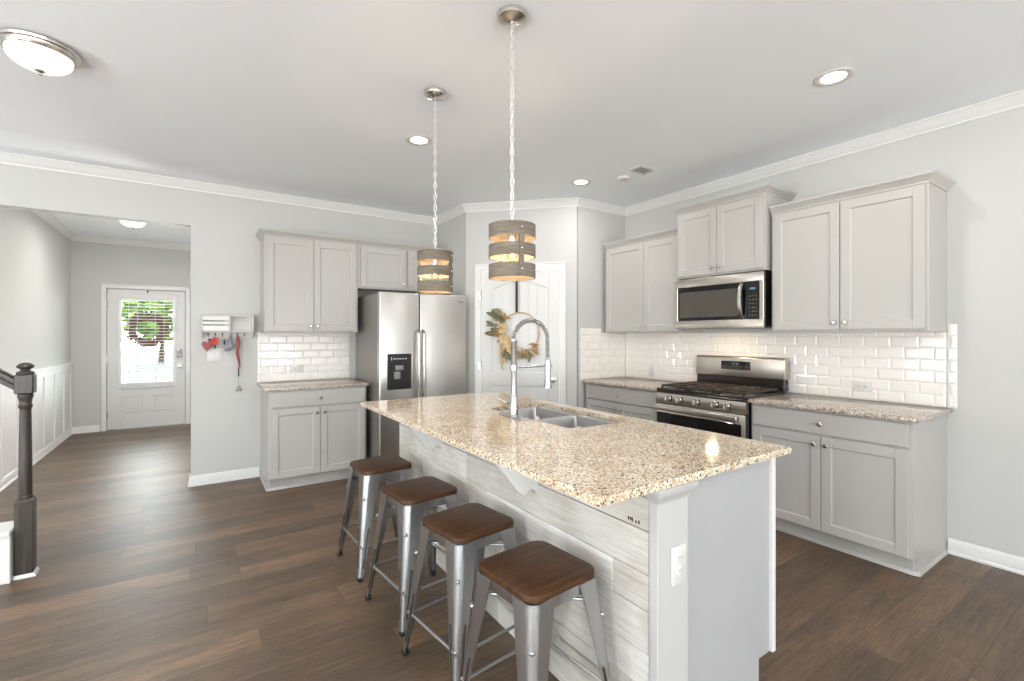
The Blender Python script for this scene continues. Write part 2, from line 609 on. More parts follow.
        return self.loft(rings, True, True, closed)

    def build(self, name, mat, parent=None, world=False, smooth=True, angle=35, origin=True):
        me = bpy.data.meshes.new(name)
        bmesh.ops.remove_doubles(self.bm, verts=self.bm.verts, dist=1e-6)
        self.bm.to_mesh(me)
        self.bm.free()
        me.materials.append(M[mat] if isinstance(mat, str) else mat)
        o = bpy.data.objects.new(name, me)
        C.objects.link(o)
        if parent is not None:
            o.parent = parent
            if world:
                par, mm = parent, Matrix()
                while par is not None:
                    mm = Matrix.LocRotScale(par.location, par.rotation_euler, None) @ mm
                    par = par.parent
                me.transform(mm.inverted())
        elif origin and me.vertices:
            xs = [v.co for v in me.vertices]
            c = Vector(((min(v.x for v in xs) + max(v.x for v in xs)) / 2, (min(v.y for v in xs) + max(v.y for v in xs)) / 2, min(v.z for v in xs)))
            me.transform(Matrix.Translation(-c))
            o.location = c
        if smooth:
            me.polygons.foreach_set('use_smooth', [True] * len(me.polygons))
            me.set_sharp_from_angle(angle=math.radians(angle))
        return o


def tag(o, label, cat, group=None):
    o['label'] = label
    o['category'] = cat
    if group:
        o['group'] = group
    return o


def thing(name, label, cat, loc=(0, 0, 0), rz=0.0, group=None):
    o = bpy.data.objects.new(name, None)
    C.objects.link(o)
    o.empty_display_size = 0.1
    o.location = loc
    o.rotation_euler = (0, 0, rz)
    return tag(o, label, cat, group)


def struct(o, label, cat):
    o['kind'] = 'structure'
    return tag(o, label, cat)


def copy_thing(root, loc, rz, label):
    """A thing with copies of its parts and sub-parts (mesh data shared)."""
    r = root.copy()
    C.objects.link(r)
    r.location = loc
    r.rotation_euler = (0, 0, rz)
    r['label'] = label
    for ch in list(root.children):
        c = ch.copy()
        C.objects.link(c)
        c.parent = r
        for g in list(ch.children):
            d = g.copy()
            C.objects.link(d)
            d.parent = c
    return r


def rrect(x0, y0, x1, y1, r, n=6):
    pts = []
    for cx, cy, a0 in ((x1 - r, y1 - r, 0), (x0 + r, y1 - r, PI / 2), (x0 + r, y0 + r, PI), (x1 - r, y0 + r, 1.5 * PI)):
        for i in range(n + 1):
            a = a0 + PI / 2 * i / n
            pts.append((cx + r * math.cos(a), cy + r * math.sin(a)))
    return pts


RW = -PI / 2          # local frame of the range wall: x to the right, -y out of the wall
DW = -PI / 4          # the pantry's diagonal wall

# ------------------------------------------------------------------ room shell
T = 0.12
PA, PB = (2.40, 4.445), (3.235, 3.61)      # ends of the pantry's diagonal wall
FLX, FBY, FRX = -1.44, 8.83, 0.62          # foyer: left wall, end wall, right wall
OPX, HDR = -0.0365, 2.373                  # opening edge and header underside

struct(MB().box(WEST - T, SOUTH - T, -0.1, XR + T, YB + T, 0).box(FLX - T, YB + T, -0.1, FRX + T, FBY + T, 0).build('floor', 'floor', smooth=False, origin=False),
       'brown wood plank floor running through kitchen and foyer', 'floor')
struct(MB().box(WEST - T, SOUTH - T, HC, XR + T, YB + T, HC + 0.1).box(FLX - T, YB + T, HC, FRX + T, FBY + T, HC + 0.1).build('ceiling', 'ceiling', smooth=False),
       'smooth white ceiling over kitchen and foyer', 'ceiling')
struct(MB().box(WEST - T, YB, 0, FLX, YB + T, HC).box(OPX, YB, 0, 2.40 + T, YB + T, HC).box(FLX, YB, HDR, OPX, YB + T, HC).build('wall_back', 'wall', smooth=False),
       'pale grey wall behind the refrigerator with the wide foyer opening', 'wall')
struct(MB().box(XR, SOUTH - T, 0, XR + T, PB[1] + T, HC).build('wall_right', 'wall', smooth=False),
       'pale grey wall behind the range', 'wall')
struct(MB().box(PA[0], PA[1] + 0.02, 0, PA[0] + T, YB, HC).build('wall_pantry_side', 'wall', smooth=False),
       'narrow grey pantry wall beside the refrigerator', 'wall')
struct(MB().box(PB[0] + 0.02, PB[1], 0, XR, PB[1] + T, HC).build('wall_pantry_front', 'wall', smooth=False),
       'short grey pantry wall left of the range wall', 'wall')
DL = math.hypot(PB[0] - PA[0], PB[1] - PA[1])
S0, S1, STOP = 0.170, 1.000, 2.055         # pantry door slab along the diagonal wall
dw = MB().box(0, 0, 0, S0 - 0.006, T, HC).box(S1 + 0.006, 0, 0, DL, T, HC).box(S0 - 0.006, 0, STOP + 0.006, S1 + 0.006, T, HC)
o = dw.build('wall_diagonal', 'wall', smooth=False, origin=False)
o.location = (PA[0], PA[1], 0)
o.rotation_euler = (0, 0, DW)
struct(o, 'angled grey corner wall around the white pantry door', 'wall')
struct(MB().box(FLX - T, YB + T, 0, FLX, FBY + T, HC).build('wall_foyer_left', 'wall', smooth=False),
       'left foyer wall above the white wainscot', 'wall')
FD0, FD1, FDZ = -1.054, -0.136, 2.045      # front door slab
struct(MB().box(FLX, FBY, 0, FD0 - 0.008, FBY + T, HC).box(FD1 + 0.008, FBY, 0, FRX, FBY + T, HC)
       .box(FD0 - 0.008, FBY, FDZ + 0.008, FD1 + 0.008, FBY + T, HC).build('wall_foyer_back', 'wall', smooth=False),
       'foyer end wall around the front door', 'wall')
struct(MB().box(FRX, YB + T, 0, FRX + T, FBY + T, HC).build('wall_foyer_right', 'wall', smooth=False),
       'foyer wall at the right, out of sight behind the kitchen wall', 'wall')
# south and west living room walls with their window openings
def window_wall(a0, a1, cuts, axis, plane, back):
    mb = MB()
    xs = a0
    z0, z1 = 0.65, 2.25
    def bx(u0, u1, w0, w1):
        if axis == 'x':
            mb.box(u0, plane, w0, u1, back, w1)
        else:
            mb.box(plane, u0, w0, back, u1, w1)
    for c in cuts:
        bx(xs, c - 0.9, 0, HC)
        bx(c - 0.9, c + 0.9, 0, z0)
        bx(c - 0.9, c + 0.9, z1, HC)
        xs = c + 0.9
    bx(xs, a1, 0, HC)
    return mb
struct(window_wall(WEST, XR, (-2.4, 0.2, 2.6), 'x', SOUTH, SOUTH - T).build('wall_front', 'wall', smooth=False),
       'living room wall with three windows behind the camera', 'wall')
struct(window_wall(SOUTH, YB, (-2.6, 0.4), 'y', WEST, WEST - T).build('wall_left', 'wall', smooth=False),
       'living room wall with two windows', 'wall')
k = 0
for c in (-2.4, 0.2, 2.6):
    k += 1
    w = thing('window_%d' % k, 'white framed living room window behind the camera', 'window', (c, SOUTH - 0.06, 0.65))
    w['kind'] = 'structure'
    mb = MB()
    for x in (-0.9, -0.02, 0.86):
        mb.box(x, -0.03, 0, x + 0.04, 0.03, 1.6, 0.004)
    for z in (0, 0.78, 1.56):
        mb.box(-0.86, -0.028, z, 0.86, 0.028, z + 0.04, 0.004)
    mb.build('window_frame', 'trim', w)
for c in (-2.6, 0.4):
    k += 1
    w = thing('window_%d' % k, 'white framed window in the left living room wall', 'window', (WEST - 0.06, c, 0.65))
    w['kind'] = 'structure'
    mb = MB()
    for y in (-0.9, -0.02, 0.86):
        mb.box(-0.03, y, 0, 0.03, y + 0.04, 1.6, 0.004)
    for z in (0, 0.78, 1.56):
        mb.box(-0.028, -0.86, z, 0.028, 0.86, z + 0.04, 0.004)
    mb.build('window_frame', 'trim', w)

# crown moulding, baseboards, casings
def crown(z=HC, p=0.062, d=0.078):
    return [(0, z), (0, z - d), (0.010, z - d), (0.012, z - d + 0.012), (0.020, z - d + 0.018), (0.030, z - d + 0.034),
            (0.046, z - 0.026), (0.052, z - 0.016), (p - 0.004, z - 0.012), (p, z - 0.010), (p, z)]
BASE = [(0, 0), (0.022, 0), (0.022, 0.012), (0.015, 0.020), (0.015, 0.074), (0.009, 0.088), (0.004, 0.094), (0, 0.094)]
struct(MB().sweep(crown(HC - 0.001), [(WEST, YB), (PA[0], YB), PA, PB, (XR, PB[1]), (XR, SOUTH)]).build('trim_1', 'trim', angle=25),
       'white crown moulding along the kitchen walls under the ceiling', 'crown moulding')
struct(MB().sweep(crown(HC - 0.001), [(FLX, YB + T), (FLX, FBY), (FRX, FBY), (FRX, YB + T)]).build('trim_2', 'trim', angle=25),
       'white crown moulding around the foyer ceiling', 'crown moulding')
struct(MB().sweep(BASE, [(OPX, YB + T), (OPX, YB), (0.515, YB)]).build('baseboard_back', 'trim', angle=25),
       'white baseboard between the foyer opening and the small base cabinet', 'baseboard')
struct(MB().sweep(BASE, [(XR, 0.915), (XR, SOUTH)]).build('baseboard_right', 'trim', angle=25),
       'white baseboard on the range wall past the cabinets', 'baseboard')
struct(MB().sweep(BASE, [(FLX, YB + T), (FLX, FBY), (FD0 - 0.075, FBY)]).sweep(BASE, [(FD1 + 0.075, FBY), (FRX, FBY)]).build('baseboard_foyer', 'trim', angle=25),
       'white baseboard around the foyer', 'baseboard')

def casing(mb, x0, x1, z, w, y, t=0.018, z0=0.0):
    """Flat door casing with an outer back band; x0..x1 is the opening."""
    for a, b in ((x0 - w, x0), (x1, x1 + w)):
        mb.box(a, y - t * 0.7, z0, b, y - 0.0005, z + w, 0.003)
    mb.box(x0, y - t * 0.7, z, x1, y - 0.0005, z + w, 0.003)
    for a, b in ((x0 - w, x0 - w + 0.016), (x1 + w - 0.016, x1 + w)):
        mb.box(a, y - t, z0, b, y - 0.0005, z + w + 0.002, 0.003)
    mb.box(x0 - w, y - t, z + w - 0.014, x1 + w, y - 0.0005, z + w + 0.002, 0.003)
    return mb
jb = MB()
jb.box(FD0 - 0.0079, FBY + 0.054, 0, FD0 + 0.012, FBY + T - 0.001, FDZ + 0.0079).box(FD1 - 0.012, FBY + 0.054, 0, FD1 + 0.0079, FBY + T - 0.001, FDZ + 0.0079).box(FD0, FBY + 0.054, FDZ - 0.012, FD1, FBY + T - 0.001, FDZ + 0.0079)
o = casing(jb, FD0 - 0.006, FD1 + 0.006, FDZ + 0.006, 0.060, FBY).build('trim_3', 'trim')
struct(o, 'white casing around the front door', 'door casing')
o = casing(MB(), S0 - 0.004, S1 + 0.004, STOP + 0.004, 0.066, 0).build('trim_4', 'trim', origin=False)
o.location = (PA[0], PA[1], 0)
o.rotation_euler = (0, 0, DW)
struct(o, 'white casing around the pantry door', 'door casing')

# foyer wainscot: cap rail, rails and battens over white board
mb = MB().box(FLX, YB + T, 0.094, FLX + 0.006, FBY - 0.001, 1.0)
mb.box(FLX, YB + T, 0.975, FLX + 0.030, FBY - 0.001, 1.003, 0.005)
mb.box(FLX, YB + T, 0.90, FLX + 0.018, FBY - 0.001, 0.975, 0.003)
for y in (5.5, 5.98, 6.46, 6.94, 7.42, 7.90, 8.38, 8.79):
    mb.box(FLX, y - 0.03, 0.094, FLX + 0.018, y + 0.03, 0.90, 0.003)
struct(mb.build('trim_5', 'trim'), 'white board and batten wainscot on the left foyer wall', 'wainscot')

# ------------------------------------------------------------------ front door
fd = thing('door_1', 'white front door with blinds over its tall glass', 'door', (FD0, FBY, 0))
fd['kind'] = 'structure'
W = FD1 - FD0
gx0, gx1, gz0, gz1 = 0.150, 0.775, 0.62, 1.945
YF, YK = 0.012, 0.052
mb = MB().box(0, YF, 0.012, gx0, YK, FDZ, 0.002).box(gx1, YF, 0.012, W, YK, FDZ, 0.002)
mb.box(gx0, YF, gz1, gx1, YK, FDZ, 0.002).box(gx0, YF, 0.012, gx1, YK, gz0, 0.002)
for a, b in ((0.185, 0.400), (0.530, 0.745)):       # two raised panels under the glass
    for (p, q, r, s) in ((a, 0.245, b, 0.262), (a, 0.468, b, 0.485), (a, 0.262, a + 0.016, 0.468), (b - 0.016, 0.262, b, 0.468)):
        mb.box(p, YF - 0.011, q, r, YF + 0.002, s, 0.003)
    mb.box(a + 0.035, YF - 0.004, 0.280, b - 0.035, YF + 0.002, 0.450, 0.003)
mb.build('door_slab', 'door', fd)
mb = MB()
for (p, q, r, s) in ((gx0 - 0.03, gz0 - 0.03, gx0 + 0.012, gz1 + 0.03), (gx1 - 0.012, gz0 - 0.03, gx1 + 0.03, gz1 + 0.03),
                     (gx0, gz0 - 0.03, gx1, gz0 + 0.012), (gx0, gz1 - 0.012, gx1, gz1 + 0.03)):
    mb.box(p, YF - 0.010, q, r, YF + 0.004, s, 0.004)
mb.build('glass_frame', 'trim', fd)
MB().box(gx0, 0.030, gz0, gx1, 0.036, gz1).build('glass_pane', 'glass', fd)
mb = MB()
bx0, bx1 = 0.163, 0.765
for i in range(27):
    z = 0.70 + i * 0.0455
    mb.box(bx0 + 0.006, -0.021, -0.0012, bx1 - 0.006, 0.021, 0.0012, mat=Matrix.Translation((0, -0.024, z)) @ Matrix.Rotation(math.radians(-13), 4, 'X'))
mb.box(bx0, -0.048, 1.895, bx1, 0.0, 1.940, 0.004).box(bx0, -0.045, 0.630, bx1, -0.004, 0.680, 0.004)
for x in (0.245, 0.345, 0.555, 0.660):
    mb.box(x - 0.0022, -0.049, 0.66, x + 0.0022, -0.047, 1.90)
mb.build('window_blind', 'white_plastic', fd)
mb = MB()
for z in (0.22, 1.02, 1.82):
    mb.box(-0.010, 0.002, z - 0.05, 0.006, 0.012, z + 0.05, 0.002)
mb.build('hinge', 'nickel', fd)
MB().box(0, -0.02, 0, W, 0.07, 0.013, 0.003).build('threshold', 'nickel', fd)
kp = MB().box(0.818, -0.016, 1.035, 0.878, YF + 0.001, 1.165, 0.006, 2).build('keypad_lock', 'nickel', fd)
MB().box(0.824, -0.019, 1.085, 0.872, -0.0155, 1.158, 0.002).build('keypad', 'black_gloss', kp)
MB().lathe([(0.030, 0), (0.030, 0.006), (0.012, 0.010), (0.011, 0.030), (0.024, 0.038), (0.029, 0.052), (0.024, 0.064), (0.0, 0.067)], (0.852, YF, 0.905), 20, (0, -1, 0)).build('door_knob', 'nickel', fd)
MB().box(0.452, -0.006, 2.005, 0.468, YF, 2.04, 0.002).tube([(0.46, -0.004, 2.012), (0.46, -0.014, 2.006), (0.46, -0.016, 2.016)], 0.003, 6).build('hanger_hook', 'black', fd)

# porch, lawn and trees outside the front door
struct(MB().box(-3.5, FBY + 0.16, -0.13, 3.5, 11.3, -0.03).build('porch_slab', 'concrete'), 'pale concrete porch outside the front door', 'porch')
struct(MB().box(-30, 11.31, -0.35, 30, 60, -0.2).build('lawn', 'grass'), 'green front lawn seen through the door blinds', 'lawn')
def tree(x, y, h, r, seed, label):
    t = thing('garden_tree', label, 'tree', (x, y, -0.2))
    q = random.Random(seed)
    MB().tube([(0, 0, 0), (0.05, 0, h * 0.3), (0, 0.05, h * 0.6)], [0.16, 0.12, 0.07], 10).build('trunk', 'bark', t)
    mb = MB()
    for i in range(240):
        d = Vector((q.gauss(0, 1), q.gauss(0, 1), q.gauss(0, 0.8))).normalized()
        p = Vector((0, 0, h * 0.68)) + Vector((d.x * r, d.y * r, d.z * r * 0.9)) * (0.55 + 0.45 * q.random())
        mb.leaf(p, (q.uniform(-1, 1), q.uniform(-1, 1), q.uniform(-0.8, 0.5)), (q.uniform(-1, 1), q.uniform(-1, 1), 1), r * 0.42, r * 0.28)
    mb.build('foliage', 'tree_leaf', t)
tree(-3.4, 21.5, 4.0, 1.4, 3, 'green tree at left outside the front door glass')
tree(1.9, 19.5, 3.6, 1.3, 5, 'bright green tree at right outside the front door glass')
tree(-1.6, 33.0, 4.4, 1.8, 8, 'tall green tree farthest out on the front lawn')

def ring_wreath(cx, cy, cz):
    t = thing('door_wreath', 'brown and red twig wreath hung outside the front door glass', 'wreath', (cx, cy, cz))
    q = random.Random(11)
    mb = MB()
    for k in range(9):
        rr = 0.155 + 0.06 * q.random()
        pts = [((rr + 0.012 * math.sin(5 * a + k)) * math.cos(a), 0.02 * math.sin(3 * a + k) + 0.035, (rr + 0.012 * math.sin(5 * a + k)) * math.sin(a)) for a in [2 * PI * i / 28 for i in range(28)]]
        mb.tube(pts, 0.017, 6, True)
    mb.build('twig_ring', 'twig', t)
    lf = MB()
    for k in range(140):
        a = 2 * PI * k / 140
        rr = q.uniform(0.13, 0.23)
        p = (rr * math.cos(a), 0.0 + q.uniform(0, 0.05), rr * math.sin(a))
        lf.leaf(p, (math.cos(a + q.uniform(-1, 1)), q.uniform(-0.5, 0.1), math.sin(a + q.uniform(-1, 1))), (0, -1, 0.2), 0.075, 0.035)
    lf.build('leaves', 'twig', t)
    br = MB()
    for k in range(46):
        a = 2 * PI * k / 46
        rr = q.uniform(0.13, 0.22)
        br.leaf((rr * math.cos(a), -0.008, rr * math.sin(a)), (math.cos(a + q.uniform(-1.4, 1.4)), -0.25, math.sin(a + q.uniform(-1.4, 1.4))), (0, -1, 0.2), 0.06, 0.036)
    br.build('leaf_shaped_berries', 'berry', t)  # the wreath's berries, drawn as small leaf shapes
    bw = MB().sphere((0, -0.015, -0.235), 0.014, 10)
    for s in (-1, 1):
        bw.sphere((s * 0.045, -0.012, -0.235), 0.042, 10, (1.2, 0.4, 0.8))
    bw.build('bow', 'berry', t)
    MB().tube([(0, 0.03, 0.18), (0, 0.0, 0.4), (0, -0.012, 0.555)], 0.004, 6).build('hanger', 'black', t)
ring_wreath(-0.60, FBY + 0.115, 1.455)

# ------------------------------------------------------------------ pantry door
pd = thing('door_2', 'white two panel arch top pantry door in the angled corner wall', 'door', (PA[0], PA[1], 0), DW)
pd['kind'] = 'structure'
y0, y1, yr = 0.006, 0.041, 0.016
mb = MB()
mb.box(S0, yr, 0.012, S1, y1, STOP)
mb.box(S0, y0, 0.012, S0 + 0.110, yr + 0.001, STOP, 0.003).box(S1 - 0.110, y0, 0.012, S1, yr + 0.001, STOP, 0.003)
a, b = S0 + 0.1095, S1 - 0.1095
mb.box(a, y0, 0.012, b, yr + 0.001, 0.235, 0.003).box(a, y0, 0.845, b, yr + 0.001, 0.985, 0.003)
n = 16
arch = [(a + (b - a) * i / n, 1.862 + 0.085 * math.sin(PI * i / n)) for i in range(n + 1)]
mb.prism([(a, STOP), *arch, (b, STOP)], y0, yr + 0.001, 'y')
# sticking bead that outlines both panels, and the grooved plank panels
mb.tube([(a + 0.004, yr - 0.002, 0.99)] + [(p, yr - 0.002, z - 0.004) for p, z in arch] + [(b - 0.004, yr - 0.002, 0.99)], 0.0065, 8)
mb.tube([(a + 0.004, yr - 0.002, 0.24), (a + 0.004, yr - 0.002, 0.84), (b - 0.004, yr - 0.002, 0.84), (b - 0.004, yr - 0.002, 0.24)], 0.0065, 8, True)
pw = (b - a - 0.05) / 6
for i in range(6):
    x0 = a + 0.025 + i * pw
    u = (x0 + pw / 2 - a) / (b - a)
    mb.box(x0 + 0.003, yr - 0.005, 1.01, x0 + pw - 0.003, yr + 0.001, 1.835 + 0.085 * math.sin(PI * u), 0.002)
    mb.box(x0 + 0.003, yr - 0.005, 0.26, x0 + pw - 0.003, yr + 0.001, 0.82, 0.002)
mb.build('door_slab', 'door', pd)
for z in (0.25, 1.05, 1.80):
    MB().lathe([(0.007, 0), (0.007, 0.09), (0.004, 0.097)], (S0 - 0.004, -0.006, z - 0.045), 10).box(S0 - 0.03, -0.0155, z - 0.04, S0 - 0.006, -0.0135, z + 0.04).build('hinge', 'nickel', pd)
MB().lathe([(0.030, 0), (0.030, 0.006), (0.012, 0.010), (0.011, 0.030), (0.024, 0.038), (0.029, 0.052), (0.024, 0.064), (0.0, 0.067)], (0.938, y0, 0.915), 20, (0, -1, 0)).build('door_knob', 'nickel', pd)

# hoop wreath on the pantry door
wr = thing('hoop_wreath', 'gold hoop wreath with dried leaves hanging on the pantry door', 'wreath', (PA[0], PA[1], 0), DW)
hx, hz, hr = 0.590, 1.405, 0.205
YW = -0.012
MB().tube([(hx + hr * math.cos(2 * PI * i / 48), YW, hz + hr * math.sin(2 * PI * i / 48)) for i in range(48)], 0.0065, 8, True).build('hoop', 'rattan', wr)
MB().box(hx - 0.034 - 0.012, YW - 0.004, hz + hr - 0.01, hx - 0.034 + 0.012, YW - 0.002, STOP + 0.001).box(hx - 0.046, YW - 0.004, STOP - 0.001, hx - 0.022, 0.03, STOP + 0.002).build('hanging_ribbon', 'ribbon_black', wr)
q = random.Random(4)
gl, go, pt = MB(), MB(), MB()
def wleaf(mb, ang, out, ln, wd, spread=0.9):
    rr = hr + out
    p = Vector((hx + rr * math.cos(ang), YW - 0.012 - q.random() * 0.03, hz + rr * math.sin(ang)))
    d = ang + q.uniform(-spread, spread)
    mb.leaf(p, (math.cos(d), q.uniform(-0.45, 0.05), math.sin(d)), (q.uniform(-0.5, 0.5), -1, q.uniform(-0.4, 0.4)), ln, wd)
for i in range(18):
    wleaf(gl, math.radians(q.uniform(128, 190)), q.uniform(-0.02, 0.09), q.uniform(0.08, 0.13), q.uniform(0.035, 0.055))
for i in range(10):
    wleaf(gl, math.radians(q.uniform(232, 300)), q.uniform(-0.03, 0.05), q.uniform(0.07, 0.11), q.uniform(0.03, 0.045))
for i in range(15):
    wleaf(go, math.radians(q.uniform(112, 200)), q.uniform(-0.05, 0.03), q.uniform(0.07, 0.12), q.uniform(0.022, 0.036), 1.2)
for i in range(18):
    wleaf(go, math.radians(q.uniform(215, 318)), q.uniform(-0.05, 0.03), q.uniform(0.07, 0.12), q.uniform(0.020, 0.034), 1.3)
for k, (a, out) in enumerate(((168, -0.02), (205, -0.03), (222, -0.05), (245, -0.02))):
    cx, cz = hx + (hr + out) * math.cos(math.radians(a)), hz + (hr + out) * math.sin(math.radians(a))
    for j in range(9):
        g = 2 * PI * j / 9 + k
        pt.leaf((cx, YW - 0.03, cz), (math.cos(g), -0.35, math.sin(g)), (0, -1, 0.1), 0.070, 0.032, 0.3, -0.25)
    pt.sphere((cx, YW - 0.04, cz), 0.014, 8)
for s, ln in ((-0.02, 0.30), (0.015, 0.24)):      # trailing ribbon ends
    x0 = hx - 0.175 + s
    pt.tube([(x0, YW - 0.02, hz - 0.09), (x0 - 0.012, YW - 0.025, hz - 0.20), (x0 + 0.012, YW - 0.02, hz - 0.09 - ln)], [0.012, 0.014, 0.010], 6)
gl.build('green_leaves', 'leaf_green', wr)
go.build('golden_leaves', 'leaf_gold', wr)
pt.build('dried_flowers', 'leaf_rust', wr)

# ------------------------------------------------------------------ cabinets
def shaker(x0, z0, x1, z1, yf, st=0.058, th=0.019):
    mb = MB()
    yb = yf + th
    mb.box(x0, yf, z0, x0 + st, yb, z1, 0.002).box(x1 - st, yf, z0, x1, yb, z1, 0.002)
    mb.box(x0 + st - 0.001, yf + 0.0003, z0, x1 - st + 0.001, yb, z0 + st, 0.002).box(x0 + st - 0.001, yf + 0.0003, z1 - st, x1 - st + 0.001, yb, z1, 0.002)
    mb.box(x0 + st - 0.002, yf + 0.0095, z0 + st - 0.002, x1 - st + 0.002, yb, z1 - st + 0.002)
    c = 0.007                                           # sloping inner bead
    i0, i1, k0, k1 = x0 + st - 0.002, x1 - st + 0.002, z0 + st - 0.002, z1 - st + 0.002
    for tri, p, r, ax in ((((i0, yf + 0.004), (i0 + c, yf + 0.0096), (i0, yf + 0.0096)), k0, k1, 'z'),
                          (((i1, yf + 0.004), (i1, yf + 0.0096), (i1 - c, yf + 0.0096)), k0, k1, 'z'),
                          (((yf + 0.004, k0), (yf + 0.0096, k0), (yf + 0.0096, k0 + c)), i0, i1, 'x'),
                          (((yf + 0.004, k1), (yf + 0.0096, k1 - c), (yf + 0.0096, k1)), i0, i1, 'x')):
        mb.prism(tri, p, r, ax)
    return mb


KNOB = [(0.008, 0), (0.0065, 0.004), (0.0055, 0.012), (0.009, 0.016), (0.0145, 0.021), (0.0150, 0.025), (0.0115, 0.029), (0.0, 0.0305)]


def knob(parent, x, z, yf):
    MB().lathe(KNOB, (x, yf, z), 16, (0, -1, 0)).build('knob', 'nickel', parent)


def base_cabinet(label, loc, rz, w, d=0.59, open_left=False, gap=0.018):
    """Face-frame base cabinet, one wide drawer over two doors; local x along the wall, -y outwards."""
    t = thing('base_cabinet', label, 'cabinet', loc, rz, 'grey shaker base cabinets')
    ztop, kick = 0.8865, 0.108
    mb = MB()
    mb.box(0, -d, 0, 0.018, -0.001, ztop).box(w - 0.018, -d, 0, w, -0.001, ztop)       # side panels
    mb2 = MB()
    # side panels are notched for the toe kick
    for a, b in ((0, 0.018), (w - 0.018, w)):
        mb2.prism([(-0.001, 0), (-d + 0.065, 0), (-d + 0.065, kick), (-d + 0.001, kick), (-d + 0.001, ztop), (-0.001, ztop)], a, b, 'x')
    mb.bm.free()
    mb = mb2
    mb.box(0.018, -d + 0.02, kick, w - 0.018, -0.001, kick + 0.016)
    mb.box(0.018, -0.018, kick, w - 0.018, -0.001, ztop).box(0.018, -d + 0.03, ztop - 0.02, w - 0.018, -0.02, ztop - 0.002)
    # face frame
    mb.box(0, -d - 0.019, kick, 0.032, -d, ztop, 0.0015).box(w - 0.032, -d - 0.019, kick, w, -d, ztop, 0.0015)
    for z0, z1 in ((kick, kick + 0.028), (0.708, 0.744), (0.862, ztop)):
        mb.box(0.032, -d - 0.0188, z0, w - 0.032, -d, z1)
    mb.build('carcass', 'cab', t)
    MB().box(0.018, -d + 0.055, 0.0, w - 0.018, -d + 0.067, kick).build('toe_kick', 'cab', t)
    MB().sweep([(0, 0.0), (0.012, 0.0), (0.012, 0.008), (0.004, 0.020), (0, 0.020)],
               [(0.0, -0.001), (0.0, -d + 0.065), (0.018, -d + 0.055), (w - 0.018, -d + 0.055), (w, -d + 0.065), (w, -0.025)]).build('shoe_moulding', 'cab', t)
    yf = -d - 0.0385
    dr = MB().box(gap, yf, 0.738, w - gap, yf + 0.019, 0.872, 0.003).build('drawer', 'cab', t)
    knob(dr, w / 2, 0.803, yf)
    for s, (a, b) in enumerate(((gap, w / 2 - 0.002), (w / 2 + 0.002, w - gap))):
        dd = shaker(a, 0.118, b, 0.724, yf).build('door', 'cab', t)
        knob(dd, (b - 0.032) if s == 0 else (a + 0.032), 0.672, yf)
    return t


CR = [(0, 0), (0.006, 0), (0.008, 0.010), (0.016, 0.018), (0.028, 0.034), (0.036, 0.040), (0.040, 0.044), (0.042, 0.056), (0, 0.056)]


def upper_cabinet(label, loc, rz, w, z0, z1, d, left_crown=True, right_crown=True, ndoors=2, door_edges=None, group='grey shaker wall cabinets', crown_path=None):
    """Wall cabinet with face frame, shaker doors and a small crown; z1 is the top of the face frame."""
    t = thing('wall_cabinet', label, 'cabinet', (loc[0], loc[1], z0), rz, group)
    h = z1 - z0
    mb = MB()
    mb.box(0, -d, 0, 0.016, -0.001, h).box(w - 0.016, -d, 0, w, -0.001, h)
    mb.box(0.016, -d, 0.010, w - 0.016, -0.001, 0.026).box(0.016, -d, h - 0.016, w - 0.016, -0.001, h).box(0.016, -0.012, 0.026, w - 0.016, -0.001, h - 0.016)
    mb.box(0, -d - 0.019, 0, 0.030, -d, h, 0.0015).box(w - 0.030, -d - 0.019, 0, w, -d, h, 0.0015)
    for a, b in ((0, 0.030), (h - 0.035, h)):
        mb.box(0.030, -d - 0.0188, a, w - 0.030, -d, b)
    mb.box(w / 2 - 0.02, -d - 0.0186, 0.03, w / 2 + 0.02, -d, h - 0.035)
    mb.build('carcass', 'cab', t)
    yf = -d - 0.0385
    edges = door_edges or ((0.016, w / 2 - 0.002), (w / 2 + 0.002, w - 0.016))
    for s, (a, b) in enumerate(edges):
        dd = shaker(a, 0.014, b, h - 0.022, yf).build('door', 'cab', t)
        knob(dd, (b - 0.030) if s == 0 else (a + 0.030), 0.062, yf)
    if crown_path is None:
        p = []
        f = -d - 0.019
        p.append((w, -0.002) if right_crown else (w - 0.001, f))
        if right_crown:
            p.append((w, f))
        p.append((0, f) if left_crown else (0.001, f))
        if left_crown:
            p.append((0, -0.002))
        crown_path = p
    # travelled right-to-left, so outward is to the right of travel
    pth = crown_path if False else [q_ for q_ in crown_path]
    MB().sweep([(o_, h + z_ - 0.012) for o_, z_ in CR], pth[::-1], False).build('crown', 'cab', t, angle=25)
    return t


RY0, RY1 = 2.652, 1.858                    # the range's left and right side (world y)
base_cabinet('grey base cabinet right of the range with a drawer over two doors', (XR, 1.848, 0), RW, 0.923)
base_cabinet('grey base cabinet left of the range, mostly hidden behind the island', (XR, PB[1] - 0.022, 0), RW, PB[1] - 0.022 - RY0 - 0.006)
base_cabinet('small grey base cabinet left of the refrigerator', (0.524, YB, 0), 0, 0.846)
upper_cabinet('widest grey wall cabinet, right of the microwave', (XR, 1.838, 0), RW, 0.914, 1.398, 2.292, 0.326, False, True, door_edges=((0.020, 0.454), (0.460, 0.900)))
upper_cabinet('raised grey wall cabinet above the microwave', (XR, 2.640, 0), RW, 0.780, 1.868, 2.452, 0.372, True, True)
upper_cabinet('grey wall cabinet left of the microwave in the corner', (XR, PB[1] - 0.045, 0), RW, PB[1] - 0.045 - 2.644, 1.398, 2.292, 0.326, False, False,
              door_edges=((0.016, 0.516), (0.520, 0.907)))
